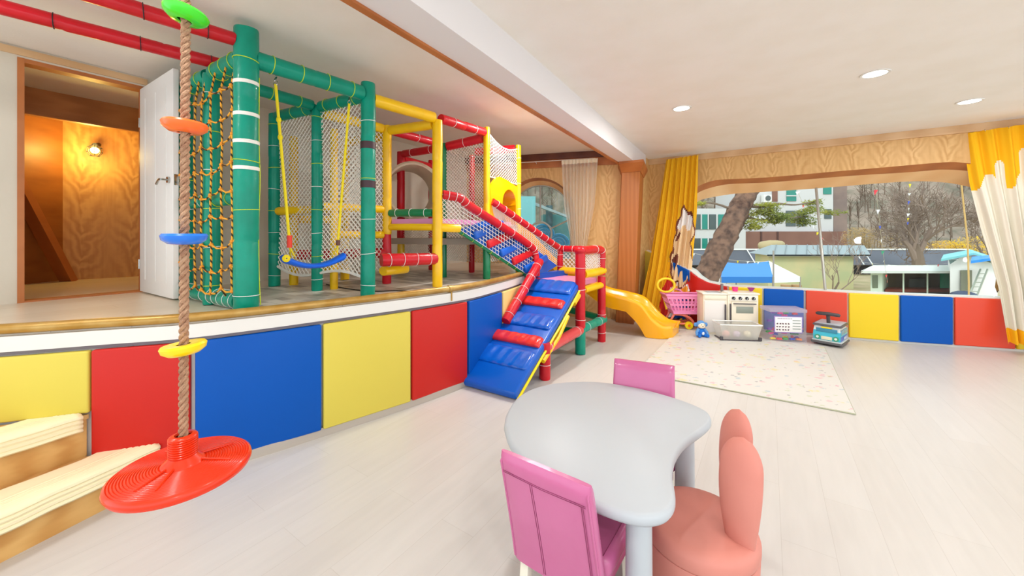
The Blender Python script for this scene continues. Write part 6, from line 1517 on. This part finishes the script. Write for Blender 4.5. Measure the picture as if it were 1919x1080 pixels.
for px_, d_ in ((1290, 13), (1450, 14)):
    p_ = P(px_, 480, d_); tag(obj('bunting_pole', MB().tube([V((p_.x, p_.y, G)), p_+Z*.2], .03, 6), mat('tent_pole', (150, 140, 130))), 'thin pole holding the flag string, '+('left one behind the curtain' if px_ == 1290 else 'right one behind the blue tent'), 'pole')
bunting('string of little flags crossing in front of the dark stall roof on the left', P(1290, 472, 13), P(1450, 490, 14), 8, .12, .09)
bunting('string of little flags by the window mullion', P(1490, 345, 12), P(1545, 450, 15), 6, .2, .11)
bunting('string of little flags low across the dark stall roof on the right', P(1620, 492, 22), P(1775, 494, 22), 5, .15, .13)
mb = MB(); mb.tube([P(1801, 335, 6.4), P(1808, 400, 6.4), P(1814, 455, 6.4), P(1816, 530, 6.4), V((X(1816, 6.4), 6.4, G))], .012, 6); tag(obj('hanging_cord', mb, mat('tan_cord', (206, 166, 100), .8)), 'tan cord hanging down outside the glass near the patterned curtain', 'cord')
# things behind the arched window: glazed teal house, hose coils
R_ = thing('glass_house', 'pale teal glazed house seen through the arched window', 'building', (.4, 13, G)); M_teal = mat('teal_glazing', (122, 178, 178), .2)
def gq(px0, px1, py0, py1, d, th, nm, m): return bq(px0, px1, py0, py1, d, th, nm, m, R_)
gq(940, 1004, 368, 560, 13, 1.5, 'wing', M_teal); gq(1018, 1092, 402, 560, 15, 2, 'wing', mat('teal_dark', (78, 128, 126), .3)); gq(1024, 1036, 385, 470, 14.6, .2, 'door', mat('teal_door', (60, 84, 88), .4))
mb = MB(); mb.prism([P(1000, 378, 13.5), P(1064, 404, 14.5), P(1064, 408, 14.5), P(1000, 384, 13.5)], .3, V((0, 1, 0))); obj('roof', mb, mat('teal_roof', (150, 160, 158), .5), R_, smooth=False)
M_hose = mat('hose_blue', (70, 160, 214), .3)
for k, (px, py, r0) in enumerate(((1018, 441, .23), (1047, 458, .22))):
    c = P(px, py, 7.87); mb = MB(); mb.tube([c+V((math.cos(a*.35)*r0*(1-a/80), a*.0006, math.sin(a*.35)*r0*(1-a/80))) for a in range(72)], .022, 8)
    tag(obj('hose_coil', mb, M_hose), ('coiled blue hose hanging outside the arched window, upper one', 'coiled blue hose hanging outside the arched window, lower right one')[k], 'hose')
mb = MB(); mb.prism([V((.1, 7.92, G)), V((1.2, 7.92, G)), V((1.2, 7.97, G)), V((.1, 7.97, G))], 3.6); tag(obj('hose_board', mb, mat('board_grey_blue', (150, 176, 184), .7), smooth=False), 'grey-blue board behind the hose coils outside the arched window', 'board')
